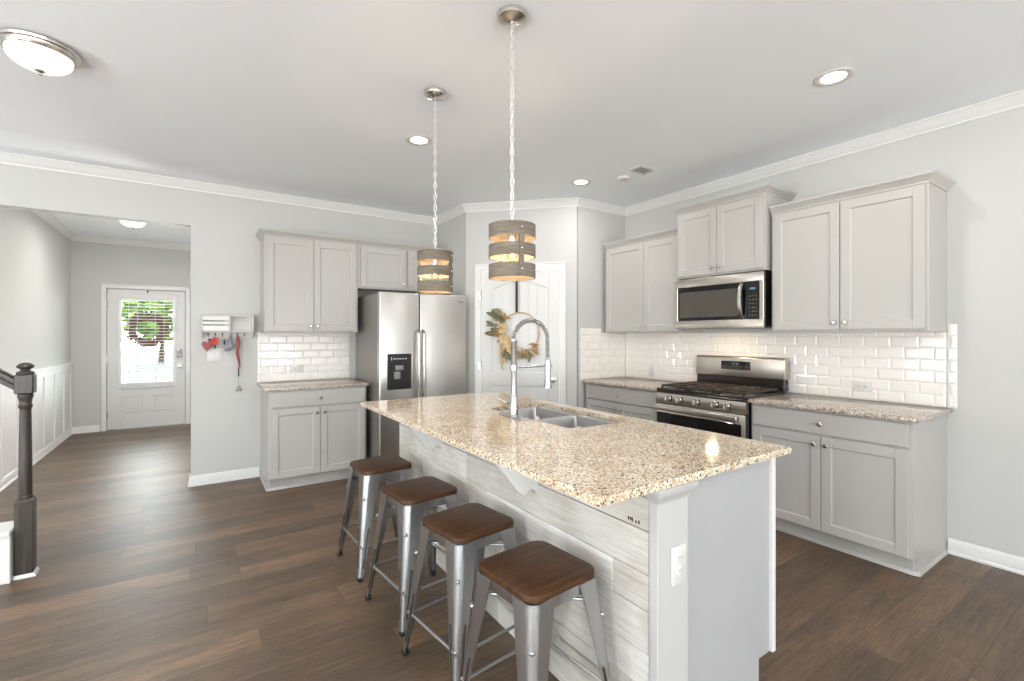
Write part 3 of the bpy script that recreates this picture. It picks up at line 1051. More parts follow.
upper_cabinet('tall grey wall cabinet over the small backsplash, left of the refrigerator', (0.522, YB, 0), 0, 0.842, 1.400, 2.300, 0.326, True, False)
upper_cabinet('short grey wall cabinet above the refrigerator', (1.3645, YB, 0), 0, 1.022, 1.850, 2.300, 0.326, False, False,
              door_edges=((0.024, 0.504), (0.528, 1.000)))

# ------------------------------------------------------------------ counters
def slab(poly, z0, z1, bev=0.004):
    mb = MB()
    mb.prism(poly, z0, z1, 'z', bev)
    return mb
d = 0.648
tag(slab([(XR - d, 0.895), (XR - 0.001, 0.895), (XR - 0.001, 1.852), (XR - d, 1.852)], 0.8875, 0.914).build('countertop', 'granite_grey'),
    'speckled granite counter on the base cabinet right of the range', 'countertop', 'granite wall counters')
tag(slab([(XR - d, RY0 + 0.004), (XR - 0.001, RY0 + 0.004), (XR - 0.001, PB[1] - 0.001), (XR - d, PB[1] - 0.001)], 0.8875, 0.914).build('countertop', 'granite_grey'),
    'speckled granite counter in the corner left of the range', 'countertop', 'granite wall counters')
tag(slab([(0.492, YB - d + 0.008), (1.385, YB - d + 0.008), (1.385, YB - 0.001), (0.492, YB - 0.001)], 0.8875, 0.914).build('countertop', 'granite_grey'),
    'small speckled granite counter left of the refrigerator', 'countertop', 'granite wall counters')

# ------------------------------------------------------------------ tiled backsplash
def tiles(mb, gb, x0, x1, z0, z1, rowshift=0, tw=0.152, th=0.0757, zbase=0.9143, start=None):
    """Bevelled running-bond tiles in a wall's local x-z plane, -y outwards."""
    gb.box(x0, -0.0035, z0, x1, -0.0008, z1)
    s = x0 if start is None else start
    r0 = int(math.floor((z0 - zbase) / th + 1e-6))
    r = r0
    while zbase + r * th < z1 - 0.004:
        a0, a1 = max(z0, zbase + r * th), min(z1, zbase + (r + 1) * th)
        off = tw * 0.5 * ((r + rowshift) % 2)
        k = int(math.floor((x0 - s - off) / tw))
        while s + off + k * tw < x1 - 0.004:
            b0, b1 = max(x0, s + off + k * tw), min(x1, s + off + (k + 1) * tw)
            k += 1
            if b1 - b0 < 0.012 or a1 - a0 < 0.012:
                continue
            g = 0.0011
            p0, p1, q0, q1 = b0 + g, b1 - g, a0 + g, a1 - g
            bw = min(0.011, (p1 - p0) * 0.4, (q1 - q0) * 0.4)
            bm = mb.bm
            v = [bm.verts.new(c) for c in ((p0, -0.0034, q0), (p1, -0.0034, q0), (p1, -0.0034, q1), (p0, -0.0034, q1),
                                           (p0, -0.0060, q0), (p1, -0.0060, q0), (p1, -0.0060, q1), (p0, -0.0060, q1),
                                           (p0 + bw, -0.0098, q0 + bw), (p1 - bw, -0.0098, q0 + bw), (p1 - bw, -0.0098, q1 - bw), (p0 + bw, -0.0098, q1 - bw))]
            for i in range(4):
                j = (i + 1) % 4
                bm.faces.new((v[i], v[j], v[4 + j], v[4 + i]))
                bm.faces.new((v[4 + i], v[4 + j], v[8 + j], v[8 + i]))
            bm.faces.new((v[8], v[9], v[10], v[11]))
        r += 1


def backsplash(label, loc, rz, fields, rowshift=0):
    t = thing('tile_backsplash', label, 'backsplash', loc, rz, 'white subway tile backsplashes')
    mb, gb = MB(), MB()
    for f in fields:
        tiles(mb, gb, *f, rowshift=rowshift, start=fields[0][0] + 0.03)
    mb.build('tiles', 'tile', t, smooth=False)
    gb.build('grout', 'grout', t, smooth=False)


yl = PB[1] - 0.0105
backsplash('long white subway tile backsplash behind the range', (XR, yl, 0), RW,
           [(0.0, yl - 0.926, 0.9143, 1.397), (yl - 0.921, yl - 0.875, 0.9143, 1.445)])
backsplash('narrow white tile backsplash in the corner beside the pantry door', (0, PB[1], 0), 0,
           [(3.590 - 0.31, 3.575, 0.9143, 1.445), (3.575, XR - 0.002, 0.9143, 1.397)], 1)
backsplash('small white tile backsplash left of the refrigerator', (0, YB, 0), 0, [(0.500, 1.375, 0.9143, 1.399)], 0)

# ------------------------------------------------------------------ outlets and switches
def plate(name, label, cat, loc, rz, w, h, kind, parent=None, world=False, vertical=True):
    """Wall plate; kind 'outlet' or 'rocker' cells set side by side."""
    if parent is None:
        t = thing(name, label, cat, loc, rz)
        off = (0, 0, 0)
    else:
        t = parent
        off = loc
    ox, oy, oz = off
    if parent is None:
        pl = MB().box(-w / 2, -0.006, -h / 2, w / 2, -0.0005, h / 2, 0.002, 2).build('wall_plate', 'white_plastic', t)
    else:
        pl = MB().box(ox - w / 2, oy - 0.006, oz - h / 2, ox + w / 2, oy - 0.0005, oz + h / 2, 0.002, 2).build('outlet', 'white_plastic', t)
    if kind == 'outlet':
        for s in (-1, 1):
            dx, dz = (0, s * 0.021) if vertical else (s * 0.021, 0)
            f = MB().lathe([(0.0165, 0), (0.0165, 0.0018), (0.0155, 0.0022), (0.0, 0.0022)], (ox + dx, oy - 0.0058, oz + dz), 20, (0, -1, 0)).build('socket', 'white_plastic', pl)
            if parent is None or True:
                mb = MB()
                for ex in (-0.006, 0.006):
                    mb.box(ox + dx + ex - 0.0012, oy - 0.0084, oz + dz, ox + dx + ex + 0.0012, oy - 0.0079, oz + dz + 0.008)
                mb.lathe([(0.0025, 0), (0.0025, 0.0005)], (ox + dx, oy - 0.0079, oz + dz - 0.007), 10, (0, -1, 0))
                sl = mb.build('slots', 'black', pl)
    else:
        n_ = 2
        for i in range(n_):
            cx = (i - (n_ - 1) / 2) * 0.046
            MB().box(cx - 0.0165, -0.0085, -0.033, cx + 0.0165, -0.0055, 0.033, 0.0015, mat=Matrix.Rotation(math.radians(2), 4, 'X')).build('rocker', 'white_plastic', pl)
    return t


plate('wall_outlet', 'white double outlet in the tile over the counter right of the range', 'outlet', (XR - 0.0098, 1.375, 1.008), RW, 0.118, 0.072, 'outlet', vertical=False)
plate('wall_outlet', 'white outlet in the tile left of the range', 'outlet', (XR - 0.0098, 3.235, 1.000), RW, 0.072, 0.116, 'outlet')
plate('wall_outlet', 'white outlet in the small tile backsplash left of the refrigerator', 'outlet', (0.845, YB - 0.0098, 1.035), 0, 0.118, 0.072, 'outlet', vertical=False)
plate('light_switch', 'double white light switch under the key rack', 'switch', (0.150, YB, 1.190), 0, 0.122, 0.122, 'rocker')
plate('light_switch', 'white light switch on the bare wall at the far right', 'switch', (XR, 0.525, 1.185), RW, 0.122, 0.122, 'rocker')

# ------------------------------------------------------------------ range
rg = thing('gas_range', 'stainless gas range with black cooktop and five knobs', 'range', (XR, RY0 - 0.002, 0), RW)
w = RY0 - RY1 - 0.004
MB().box(0, -0.630, 0.03, w, -0.015, 0.905, 0.003).build('body', 'black', rg)
MB().box(0, -0.660, 0.905, w, -0.105, 0.926, 0.006, 2).box(0.0, -0.662, 0.886, w, -0.630, 0.9055, 0.004).build('cooktop', 'enamel', rg)
mb = MB()
for g in range(3):                                             # three cast iron grates
    a, b = 0.025 + g * (w - 0.05) / 3 + 0.004, 0.025 + (g + 1) * (w - 0.05) / 3 - 0.004
    f, e = -0.635, -0.135
    for (x0, q0, x1, q1) in ((a, f, b, f + 0.014), (a, e - 0.014, b, e), (a, f, a + 0.014, e), (b - 0.014, f, b, e)):
        mb.box(x0, q0, 0.938, x1, q1, 0.954, 0.003)
    for yy in (f + 0.13, (f + e) / 2, e - 0.13):
        mb.box(a, yy - 0.006, 0.940, b, yy + 0.006, 0.956, 0.003)
    mb.box((a + b) / 2 - 0.006, f, 0.940, (a + b) / 2 + 0.006, e, 0.956, 0.003)
    for xx in (a + 0.007, b - 0.007):
        for yy in (f + 0.007, e - 0.007):
            mb.box(xx - 0.007, yy - 0.007, 0.925, xx + 0.007, yy + 0.007, 0.940)
mb.build('grate', 'iron', rg)
for bx_, by_, r in ((0.155, -0.50, 0.042), (0.155, -0.26, 0.036), (w / 2, -0.385, 0.05), (w - 0.155, -0.50, 0.046), (w - 0.155, -0.26, 0.036)):
    MB().lathe([(r, 0.9255), (r, 0.932), (r * 0.8, 0.934), (r * 0.8, 0.937), (0, 0.938)], (bx_, by_, 0), 24).build('burner', 'iron', rg)
MB().prism([(-0.629, 0.800), (-0.656, 0.800), (-0.660, 0.806), (-0.660, 0.878), (-0.656, 0.8855), (-0.629, 0.8855)], 0.001, w - 0.001, 'x').build('control_panel', 'steel_warm', rg)
for lx in (0.124, 0.227, 0.384, 0.544, 0.643):
    kb = MB().lathe([(0.026, 0), (0.026, 0.006), (0.022, 0.010), (0.021, 0.030), (0.019, 0.034), (0, 0.035)], (lx, -0.659, 0.843), 24, (0, -1, 0)).box(lx - 0.0035, -0.700, 0.822, lx + 0.0035, -0.690, 0.864, 0.002).build('control_knob', 'nickel', rg)
    MB().box(lx + 0.022, -0.6625, 0.818, lx + 0.034, -0.660, 0.868, 0.002).build('knob_marking', 'black', kb)
od = MB().box(0.004, -0.668, 0.190, w - 0.004, -0.632, 0.794, 0.006, 2).build('oven_door', 'steel_warm', rg)
MB().box(0.012, -0.6715, 0.215, w - 0.030, -0.666, 0.724, 0.002).build('door_glass', 'black_gloss', od)
hb = MB().box(0.018, -0.712, 0.742, w - 0.045, -0.692, 0.786, 0.009, 3)
for x in (0.05, w - 0.08):
    hb.box(x - 0.012, -0.700, 0.752, x + 0.012, -0.667, 0.776, 0.004)
hb.build('door_handle', 'steel_warm', od)
MB().box(0.004, -0.664, 0.040, w - 0.004, -0.632, 0.182, 0.006, 2).build('storage_drawer', 'steel_warm', rg)
MB().box(0.006, -0.100, 0.927, w - 0.006, -0.030, 1.024, 0.004).build('rear_riser', 'enamel', rg)
bgp = MB().prism([(-0.105, 1.020), (-0.098, 1.178), (-0.090, 1.190), (-0.040, 1.192), (-0.020, 1.180), (-0.016, 1.020)], 0.0, w, 'x', 0.004).build('backguard', 'steel_warm', rg)
MB().box(0.250, -0.1055, 1.078, 0.512, -0.094, 1.150, 0.002).build('control_display', 'black_gloss', bgp)
mb = MB()
for (x0, z0, x1, z1) in ((0.352, 1.120, 0.355, 1.138), (0.362, 1.135, 0.372, 1.138), (0.369, 1.128, 0.372, 1.138), (0.362, 1.1275, 0.372, 1.1305), (0.362, 1.120, 0.365, 1.130), (0.362, 1.120, 0.372, 1.123),
                         (0.378, 1.123, 0.381, 1.126), (0.378, 1.132, 0.381, 1.135), (0.386, 1.135, 0.396, 1.138), (0.393, 1.120, 0.396, 1.138), (0.386, 1.1275, 0.396, 1.1305), (0.386, 1.120, 0.396, 1.123),
                         (0.402, 1.120, 0.405, 1.138), (0.409, 1.120, 0.412, 1.138), (0.402, 1.135, 0.412, 1.138), (0.402, 1.120, 0.412, 1.123)):
    mb.box(x0, -0.1066, z0, x1, -0.1053, z1)
mb.build('clock_digits', 'display', bgp)
mb = MB()
for r in range(2):
    for i in range(10):
        x = 0.263 + i * 0.0245
        mb.box(x, -0.1062, 1.085 + r * 0.017, x + 0.014, -0.1053, 1.093 + r * 0.017, 0.0004)
mb.build('control_key', 'mw_window', bgp)

# ------------------------------------------------------------------ microwave
mw = thing('microwave_oven', 'stainless microwave mounted above the range', 'microwave', (XR, 2.652, 1.426), RW)
w, h = 0.788, 0.432
MB().box(0.004, -0.375, 0.010, w - 0.004, -0.004, h - 0.006, 0.003).build('case', 'black', mw)
fr = MB()
fr.box(0, -0.412, 0, w, -0.376, 0.072, 0.005, 2).box(0, -0.412, 0.360, w, -0.376, h, 0.005, 2)
fr.box(0, -0.4118, 0.060, 0.030, -0.376, 0.372, 0.004).box(w - 0.034, -0.4118, 0.060, w, -0.376, 0.372, 0.004)
fr.box(0.02, -0.386, 0.05, w - 0.02, -0.376, 0.38)
fr.build('front_frame', 'steel_warm', mw)
dw_ = MB().box(0.030, -0.4085, 0.072, 0.650, -0.386, 0.360, 0.002).build('door', 'black_gloss', mw)
MB().box(0.048, -0.4100, 0.098, 0.590, -0.4080, 0.318, 0.002).build('door_window', 'mw_window', dw_)
pts = [(0.618, -0.408 - 0.042 * math.sin(PI * i / 14) ** 0.7, 0.078 + 0.275 * i / 14) for i in range(15)]
hb = MB()
hb.loft([[(x - 0.015, y + 0.004, z), (x + 0.015, y + 0.004, z), (x + 0.013, y - 0.006, z), (x, y - 0.009, z), (x - 0.013, y - 0.006, z)] for x, y, z in pts])
hb.build('door_handle', 'steel_warm', dw_)
cp = MB().box(0.652, -0.4090, 0.072, w - 0.034, -0.386, 0.360, 0.002).build('control_panel', 'black_gloss', mw)
MB().box(0.680, -0.4098, 0.298, 0.724, -0.4088, 0.314).build('clock_display', 'display', cp)
mb = MB()
for r in range(6):
    for c in range(3):
        mb.box(0.672 + c * 0.024, -0.4097, 0.095 + r * 0.030, 0.686 + c * 0.024, -0.4088, 0.107 + r * 0.030, 0.0004)
mb.build('keypad', 'mw_window', cp)
MB().box(0.05, -0.36, 0.002, w - 0.05, -0.06, 0.0105, 0.002).build('filter_grille', 'steel_side', mw)

# ------------------------------------------------------------------ refrigerator
rf = thing('refrigerator', 'stainless side by side refrigerator with water dispenser', 'refrigerator', (1.424, YB, 0))
w = 0.924
yf = -(YB - 4.330)
MB().box(0.004, yf + 0.075, 0.03, w - 0.004, -0.04, 1.772, 0.004).box(0.02, yf + 0.09, 0.0, w - 0.02, -0.08, 0.03).build('cabinet_body', 'steel_side', rf)
sp = 0.402
for nm, a, b in (('freezer_door', 0.0, sp - 0.004), ('fridge_door', sp + 0.004, w)):
    dd = MB().box(a, yf, 0.085, b, yf + 0.068, 1.786, 0.012, 3).build(nm, 'steel', rf)
    hx_ = sp - 0.026 if nm == 'freezer_door' else sp + 0.028
    hp = [(hx_, yf - 0.004, 0.50), (hx_, yf - 0.052, 0.535), (hx_, yf - 0.060, 0.75), (hx_, yf - 0.062, 0.96), (hx_, yf - 0.060, 1.17), (hx_, yf - 0.052, 1.395), (hx_, yf - 0.004, 1.43)]
    hb = MB()
    hb.loft([[(x - 0.015, y + 0.010, z), (x + 0.015, y + 0.010, z), (x + 0.013, y - 0.006, z), (x, y - 0.010, z), (x - 0.013, y - 0.006, z)] for x, y, z in hp])
    hb.build('door_handle', 'nickel', dd)
    if nm == 'freezer_door':
        dp = MB()
        dp.box(0.075, yf - 0.006, 0.855, 0.090, yf + 0.001, 1.195, 0.003).box(0.300, yf - 0.006, 0.855, 0.315, yf + 0.001, 1.195, 0.003)
        dp.box(0.088, yf - 0.0058, 0.855, 0.302, yf + 0.001, 0.885, 0.003).box(0.088, yf - 0.0058, 1.075, 0.302, yf + 0.001, 1.195, 0.003)
        dp.box(0.088, yf - 0.002, 0.883, 0.302, yf + 0.001, 1.077)
        dp.build('water_dispenser', 'black', dd)
        MB().box(0.150, yf - 0.022, 1.040, 0.228, yf - 0.002, 1.085, 0.004, 2).box(0.140, yf - 0.016, 0.955, 0.200, yf - 0.002, 1.025, 0.004, 2).build('dispenser_lever', 'steel_side', dd)
        mb = MB()
        mb.box(0.112, yf - 0.0068, 1.135, 0.120, yf - 0.0055, 1.165)
        for i in range(5):
            mb.box(0.135 + i * 0.028, yf - 0.0068, 1.143, 0.153 + i * 0.028, yf - 0.0055, 1.153)
        mb.build('dispenser_buttons', 'steel', dd)
    else:
        em = MB().box(w - 0.078, yf - 0.0012, 1.709, w - 0.040, yf + 0.0005, 1.722, 0.0005)
        em.tube([(w - 0.094 + 0.012 * math.cos(a_), yf - 0.0006, 1.722 + 0.006 * math.sin(a_)) for a_ in [PI * (0.1 + 1.5 * i / 12) for i in range(13)]], 0.0016, 6)
        em.build('emblem', 'steel_side', dd)
MB().box(0.02, yf + 0.03, 0.02, w - 0.02, yf + 0.06, 0.078, 0.004).build('kick_grille', 'black', rf)

# ------------------------------------------------------------------ island
IX0, IX1, IY0, IY1 = 1.195, 1.892, 0.957, 3.198
isl = thing('kitchen_island', 'kitchen island with whitewashed board front and white corner post', 'island', ((IX0 + IX1) / 2, (IY0 + IY1) / 2, 0))
mb = MB().prism([(IX0 + 0.02, 0), (IX1 - 0.075, 0), (IX1 - 0.075, 0.115), (IX1, 0.115), (IX1, 0.8955), (IX0 + 0.02, 0.8955)], IY0 + 0.02, IY0 + 0.04, 'y')
mb.prism([(IX0 + 0.02, 0), (IX1 - 0.075, 0), (IX1 - 0.075, 0.115), (IX1, 0.115), (IX1, 0.8955), (IX0 + 0.02, 0.8955)], IY1 - 0.04, IY1, 'y')
mb.box(IX0 + 0.02, IY0 + 0.04, 0, IX0 + 0.03, IY1 - 0.04, 0.8955)
mb.box(IX1 - 0.09, IY0 + 0.04, 0, IX1 - 0.075, IY1 - 0.04, 0.115).box(IX0 + 0.03, IY0 + 0.04, 0.10, IX1 - 0.02, IY1 - 0.04, 0.116)
mb.box(IX1 - 0.02, IY0 + 0.04, 0.115, IX1, IY0 + 0.09, 0.8955).box(IX1 - 0.02, IY1 - 0.09, 0.115, IX1, IY1 - 0.04, 0.8955)
mb.box(IX1 - 0.02, IY0 + 0.09, 0.84, IX1, IY1 - 0.09, 0.8955).box(IX1 - 0.02, IY0 + 0.09, 0.115, IX1, IY1 - 0.09, 0.14)
mb.build('carcass', 'island_end', isl, world=True)
# shiplap boards on the seating side
mb = MB()
q = random.Random(21)
zrow = [0.0, 0.105, 0.228, 0.348, 0.486, 0.604, 0.744, 0.851, 0.8955]
joints = [[1.9, 2.7], [1.45, 2.35], [1.75, 2.95], [1.62, 2.55], [1.152, 1.998, 2.8], [2.209], [1.60, 2.62], [1.95]]
for r in range(8):
    ys = [IY0 + 0.040] + joints[r] + [IY1 - 0.004]
    for a, b in zip(ys[:-1], ys[1:]):
        dx = q.uniform(-0.0012, 0.0012)
        mb.box(IX0 + 0.004 + dx, a + 0.0012, zrow[r] + 0.0012, IX0 + 0.0205, b - 0.0012, zrow[r + 1] - 0.0012, 0.0012)
mb.build('board_front', 'island_wood', isl, world=True)
mb = MB()
for y, z, hh in ((1.036, 0.758, 0.010), (1.048, 0.757, 0.008), (1.064, 0.757, 0.013), (1.071, 0.760, 0.009), (1.080, 0.758, 0.012)):
    mb.box(IX0 + 0.0022, y, z, IX0 + 0.006, y + 0.0035, z + hh)
mb.build('board_stamp', 'iron', isl, world=True)
# corner post with a little crown, and the far corner strip
po = MB().box(IX0 - 0.003, IY0, 0.0, IX0 + 0.150, IY0 + 0.034, 0.853, 0.002)
po.sweep([(0, 0.846), (0.004, 0.846), (0.006, 0.856), (0.014, 0.866), (0.022, 0.880), (0.024, 0.8955), (0, 0.8955)],
         [(IX0 + 0.150, IY0 + 0.0345), (IX0 + 0.150, IY0), (IX0 - 0.003, IY0), (IX0 - 0.003, IY0 + 0.034)][::-1])
po.box(IX0 - 0.003, IY0, 0.846, IX0 + 0.150, IY0 + 0.034, 0.8955)
po.build('corner_post', 'post', isl, world=True)
MB().box(IX0 + 0.002, IY1 - 0.004, 0, IX0 + 0.03, IY1 + 0.004, 0.8955, 0.002).build('corner_strip', 'trim', isl, world=True)
MB().box(IX0 + 0.150, IY0 + 0.008, 0, IX1 - 0.075, IY0 + 0.0195, 0.022, 0.004).build('shoe_moulding', 'trim', isl, world=True)
for yb in (1.60, 2.53):                                    # brackets under the overhang
    MB().prism([(IX0 + 0.0035, 0.8955), (0.975, 0.8955), (0.975, 0.888), (1.085, 0.748), (1.105, 0.724), (1.132, 0.708), (1.150, 0.724),
                (1.166, 0.728), (1.180, 0.722), (IX0 + 0.0035, 0.700)], yb - 0.019, yb + 0.019, 'y', 0.0015).build('bracket', 'trim', isl, world=True)
ys = [IY0 + 0.03 + i * (IY1 - IY0 - 0.06) / 4 for i in range(5)]
for a, b in zip(ys[:-1], ys[1:]):
    mb = MB()
    x = IX1 + 0.001
    mb.box(x, a + 0.003, 0.13, x + 0.012, b - 0.003, 0.86, 0.002)
    for (p0, q0, p1, q1) in ((a + 0.003, 0.13, a + 0.06, 0.86), (b - 0.06, 0.13, b - 0.003, 0.86), (a + 0.06, 0.13, b - 0.06, 0.188), (a + 0.06, 0.802, b - 0.06, 0.86)):
        mb.box(x + 0.010, p0, q0, x + 0.019, p1, q1, 0.002)
    mb.build('door', 'cab', isl, world=True)
MB().box(IX1 + 0.0035, IY0 + 0.006, 0.115, IX1 + 0.0265, IY0 + 0.029, 0.8955, 0.002).build('end_stile', 'trim', isl, world=True)
# outlet on the corner post (front faces the camera, -y)
ol = MB().box(1.2535, IY0 - 0.006, 0.573, 1.3295, IY0 - 0.0003, 0.697, 0.002, 2).build('outlet', 'white_plastic', isl, world=True)
for s in (-1, 1):
    MB().lathe([(0.0165, 0), (0.0165, 0.002), (0.0155, 0.0025), (0.0, 0.0025)], (1.2915, IY0 - 0.0058, 0.635 + s * 0.021), 20, (0, -1, 0)).build('socket', 'white_plastic', ol, world=True)
mb = MB()
for s in (-1, 1):
    for ex in (-0.006, 0.006):
        mb.box(1.2915 + ex - 0.0011, IY0 - 0.0088, 0.635 + s * 0.021, 1.2915 + ex + 0.0011, IY0 - 0.0082, 0.643 + s * 0.021)
mb.build('slots', 'steel_side', ol, world=True)

# island counter with the sink cut-out
CX0, CX1, CY0, CY1 = 0.926, 2.009, 0.942, 3.214
SKX0, SKX1, SKY0, SKY1 = 1.505, 1.925, 1.715, 2.515
mb = MB()
bm = mb.bm
outer = rrect(CX0, CY0, CX1, CY1, 0.012, 4)
inner = rrect(SKX0, SKY0, SKX1, SKY1, 0.075, 8)
def ring(pts, z):
    return [bm.verts.new((x, y, z)) for x, y in pts]
b_ = 0.004
shr = rrect(CX0 + b_, CY0 + b_, CX1 - b_, CY1 - b_, 0.010, 4)
ot, om, ob = ring(shr, 0.920), ring(outer, 0.920 - b_), ring(outer, 0.8965)
it, ib = ring(inner, 0.920), ring(inner, 0.8965)
def skin(a, b):
    n_ = len(a)
    for i in range(n_):
        bm.faces.new((a[i], a[(i + 1) % n_], b[(i + 1) % n_], b[i]))
skin(ot, om); skin(om, ob); skin(ib, it)
def loop_edges(l):
    out = []
    for i in range(len(l)):
        e = bm.edges.get((l[i], l[(i + 1) % len(l)])) or bm.edges.new((l[i], l[(i + 1) % len(l)]))
        out.append(e)
    return out
bmesh.ops.triangle_fill(bm, use_beauty=True, use_dissolve=False, edges=loop_edges(ot) + loop_edges(it), normal=(0, 0, 1))
bmesh.ops.triangle_fill(bm, use_beauty=True, use_dissolve=False, edges=loop_edges(ob) + loop_edges(ib), normal=(0, 0, -1))
bmesh.ops.recalc_face_normals(bm, faces=bm.faces)
tag(mb.build('island_countertop', 'granite_warm', angle=30), 'large warm beige granite counter on top of the island', 'countertop')

sk = thing('kitchen_sink', 'double bowl stainless sink set into the island counter', 'sink', ((SKX0 + SKX1) / 2, (SKY0 + SKY1) / 2, 0.68))
SM = 2.118
for nm, y0_, y1_, dep in (('bowl', SKY0 + 0.006, SM - 0.010, 0.19), ('bowl', SM + 0.010, SKY1 - 0.006, 0.19)):
    x0_, x1_ = SKX0 + 0.006, SKX1 - 0.006
    zt = 0.8955
    def rr(ins, z, r):
        return [(x, y, z) for x, y in rrect(x0_ + ins, y0_ + ins, x1_ - ins, y1_ - ins, r, 8)]
    mb = MB()
    mb.loft([rr(-0.006, zt, 0.078), rr(0.004, zt, 0.070), rr(0.008, zt - 0.010, 0.068), rr(0.012, zt - dep + 0.03, 0.064), rr(0.022, zt - dep + 0.008, 0.055),
             rr(0.045, zt - dep, 0.04), rr(0.13, zt - dep - 0.004, 0.02), rr(0.13, zt - dep - 0.007, 0.02), rr(0.045, zt - dep - 0.003, 0.04), rr(0.018, zt - dep + 0.006, 0.055), rr(0.004, zt - 0.012, 0.068), rr(-0.006, zt - 0.004, 0.078)], cap=False, loop=True)
    mb.prism([(x, y) for x, y in rrect(x0_ + 0.13, y0_ + 0.13, x1_ - 0.13, y1_ - 0.13, 0.02, 8)], zt - dep - 0.0065, zt - dep - 0.0045, 'z')
    bo = mb.build(nm, 'sink', sk, world=True, angle=50)
    cxx, cyy = (x0_ + x1_) / 2, (y0_ + y1_) / 2
    MB().lathe([(0.044, 0), (0.044, 0.004), (0.036, 0.005), (0.030, 0.001), (0.0, 0.001)], (cxx, cyy, zt - dep - 0.004), 24).build('drain', 'chrome', bo, world=True)

# spring faucet
fx, fy = 1.462, 2.150
fa = thing('spring_faucet', 'tall pull-down spring faucet behind the island sink', 'faucet', (fx, fy, 0.9205))
def FB(mb, nm, mat, par=fa, ang=50):
    return mb.build(nm, mat, par, world=True, angle=ang)
FB(MB().prism(rrect(fx - 0.032, fy - 0.125, fx + 0.032, fy + 0.125, 0.031, 8), 0.9205, 0.9265, 'z', 0.0015), 'deck_plate', 'chrome')
FB(MB().lathe([(0.030, 0.9266), (0.030, 0.932), (0.025, 0.936), (0.025, 1.035), (0.022, 1.040), (0.0165, 1.042), (0.0165, 1.325), (0.019, 1.330), (0.019, 1.352), (0.012, 1.356)], (fx, fy, 0), 24), 'riser', 'chrome')
arc = []
R = 0.118
for i in range(41):
    a = PI - PI * i / 40
    arc.append(Vector((fx + R + R * math.cos(a), fy, 1.345 + R * math.sin(a) * 0.95)))
down = [Vector((fx + 2 * R + 0.003 * t, fy, 1.345 - 0.115 * t)) for t in (0.25, 0.5, 0.75, 1.0)]
hose = arc + down
FB(MB().tube(hose, 0.0075, 10), 'hose', 'steel_side')
turns, per = 30, 10
L = [0]
for p0_, p1_ in zip(hose[:-1], hose[1:]):
    L.append(L[-1] + (p1_ - p0_).length)
coil = []
for i in range(turns * per + 1):
    s = L[-1] * i / (turns * per)
    k = max(j for j in range(len(L)) if L[j] <= s + 1e-9)
    k = min(k, len(hose) - 2)
    f = (s - L[k]) / (L[k + 1] - L[k])
    p = hose[k].lerp(hose[k + 1], f)
    tg = (hose[min(k + 2, len(hose) - 1)] - hose[max(k - 1, 0)]).normalized()
    nv = Vector((0, 1, 0))
    bv = tg.cross(nv)
    a = 2 * PI * i / per
    coil.append(p + (nv * math.cos(a) + bv * math.sin(a)) * 0.0125)
FB(MB().tube(coil, 0.0026, 6), 'spring', 'chrome')
hx2 = fx + 2 * R + 0.003
FB(MB().lathe([(0.012, 1.232), (0.017, 1.228), (0.018, 1.15), (0.020, 1.10), (0.024, 1.078), (0.024, 1.068), (0.018, 1.066)], (hx2, fy, 0), 20), 'spray_head', 'chrome')
FB(MB().tube([(fx, fy, 1.195), (hx2 - 0.02, fy, 1.195)], 0.0065, 10).lathe([(0.0225, 1.183), (0.0225, 1.207), (0.018, 1.207), (0.018, 1.183)], (hx2, fy, 0), 20).lathe([(0.020, 1.180), (0.020, 1.210)], (fx, fy, 0), 20), 'support_arm', 'chrome')
FB(MB().lathe([(0.012, 0), (0.012, 0.03), (0.008, 0.034)], (fx, fy + 0.020, 0.99), 14, (0, 1, 0)).tube([(fx, fy + 0.05, 0.99), (fx - 0.015, fy + 0.075, 1.002), (fx - 0.03, fy + 0.115, 1.012)], [0.008, 0.006, 0.005], 10), 'lever', 'chrome')

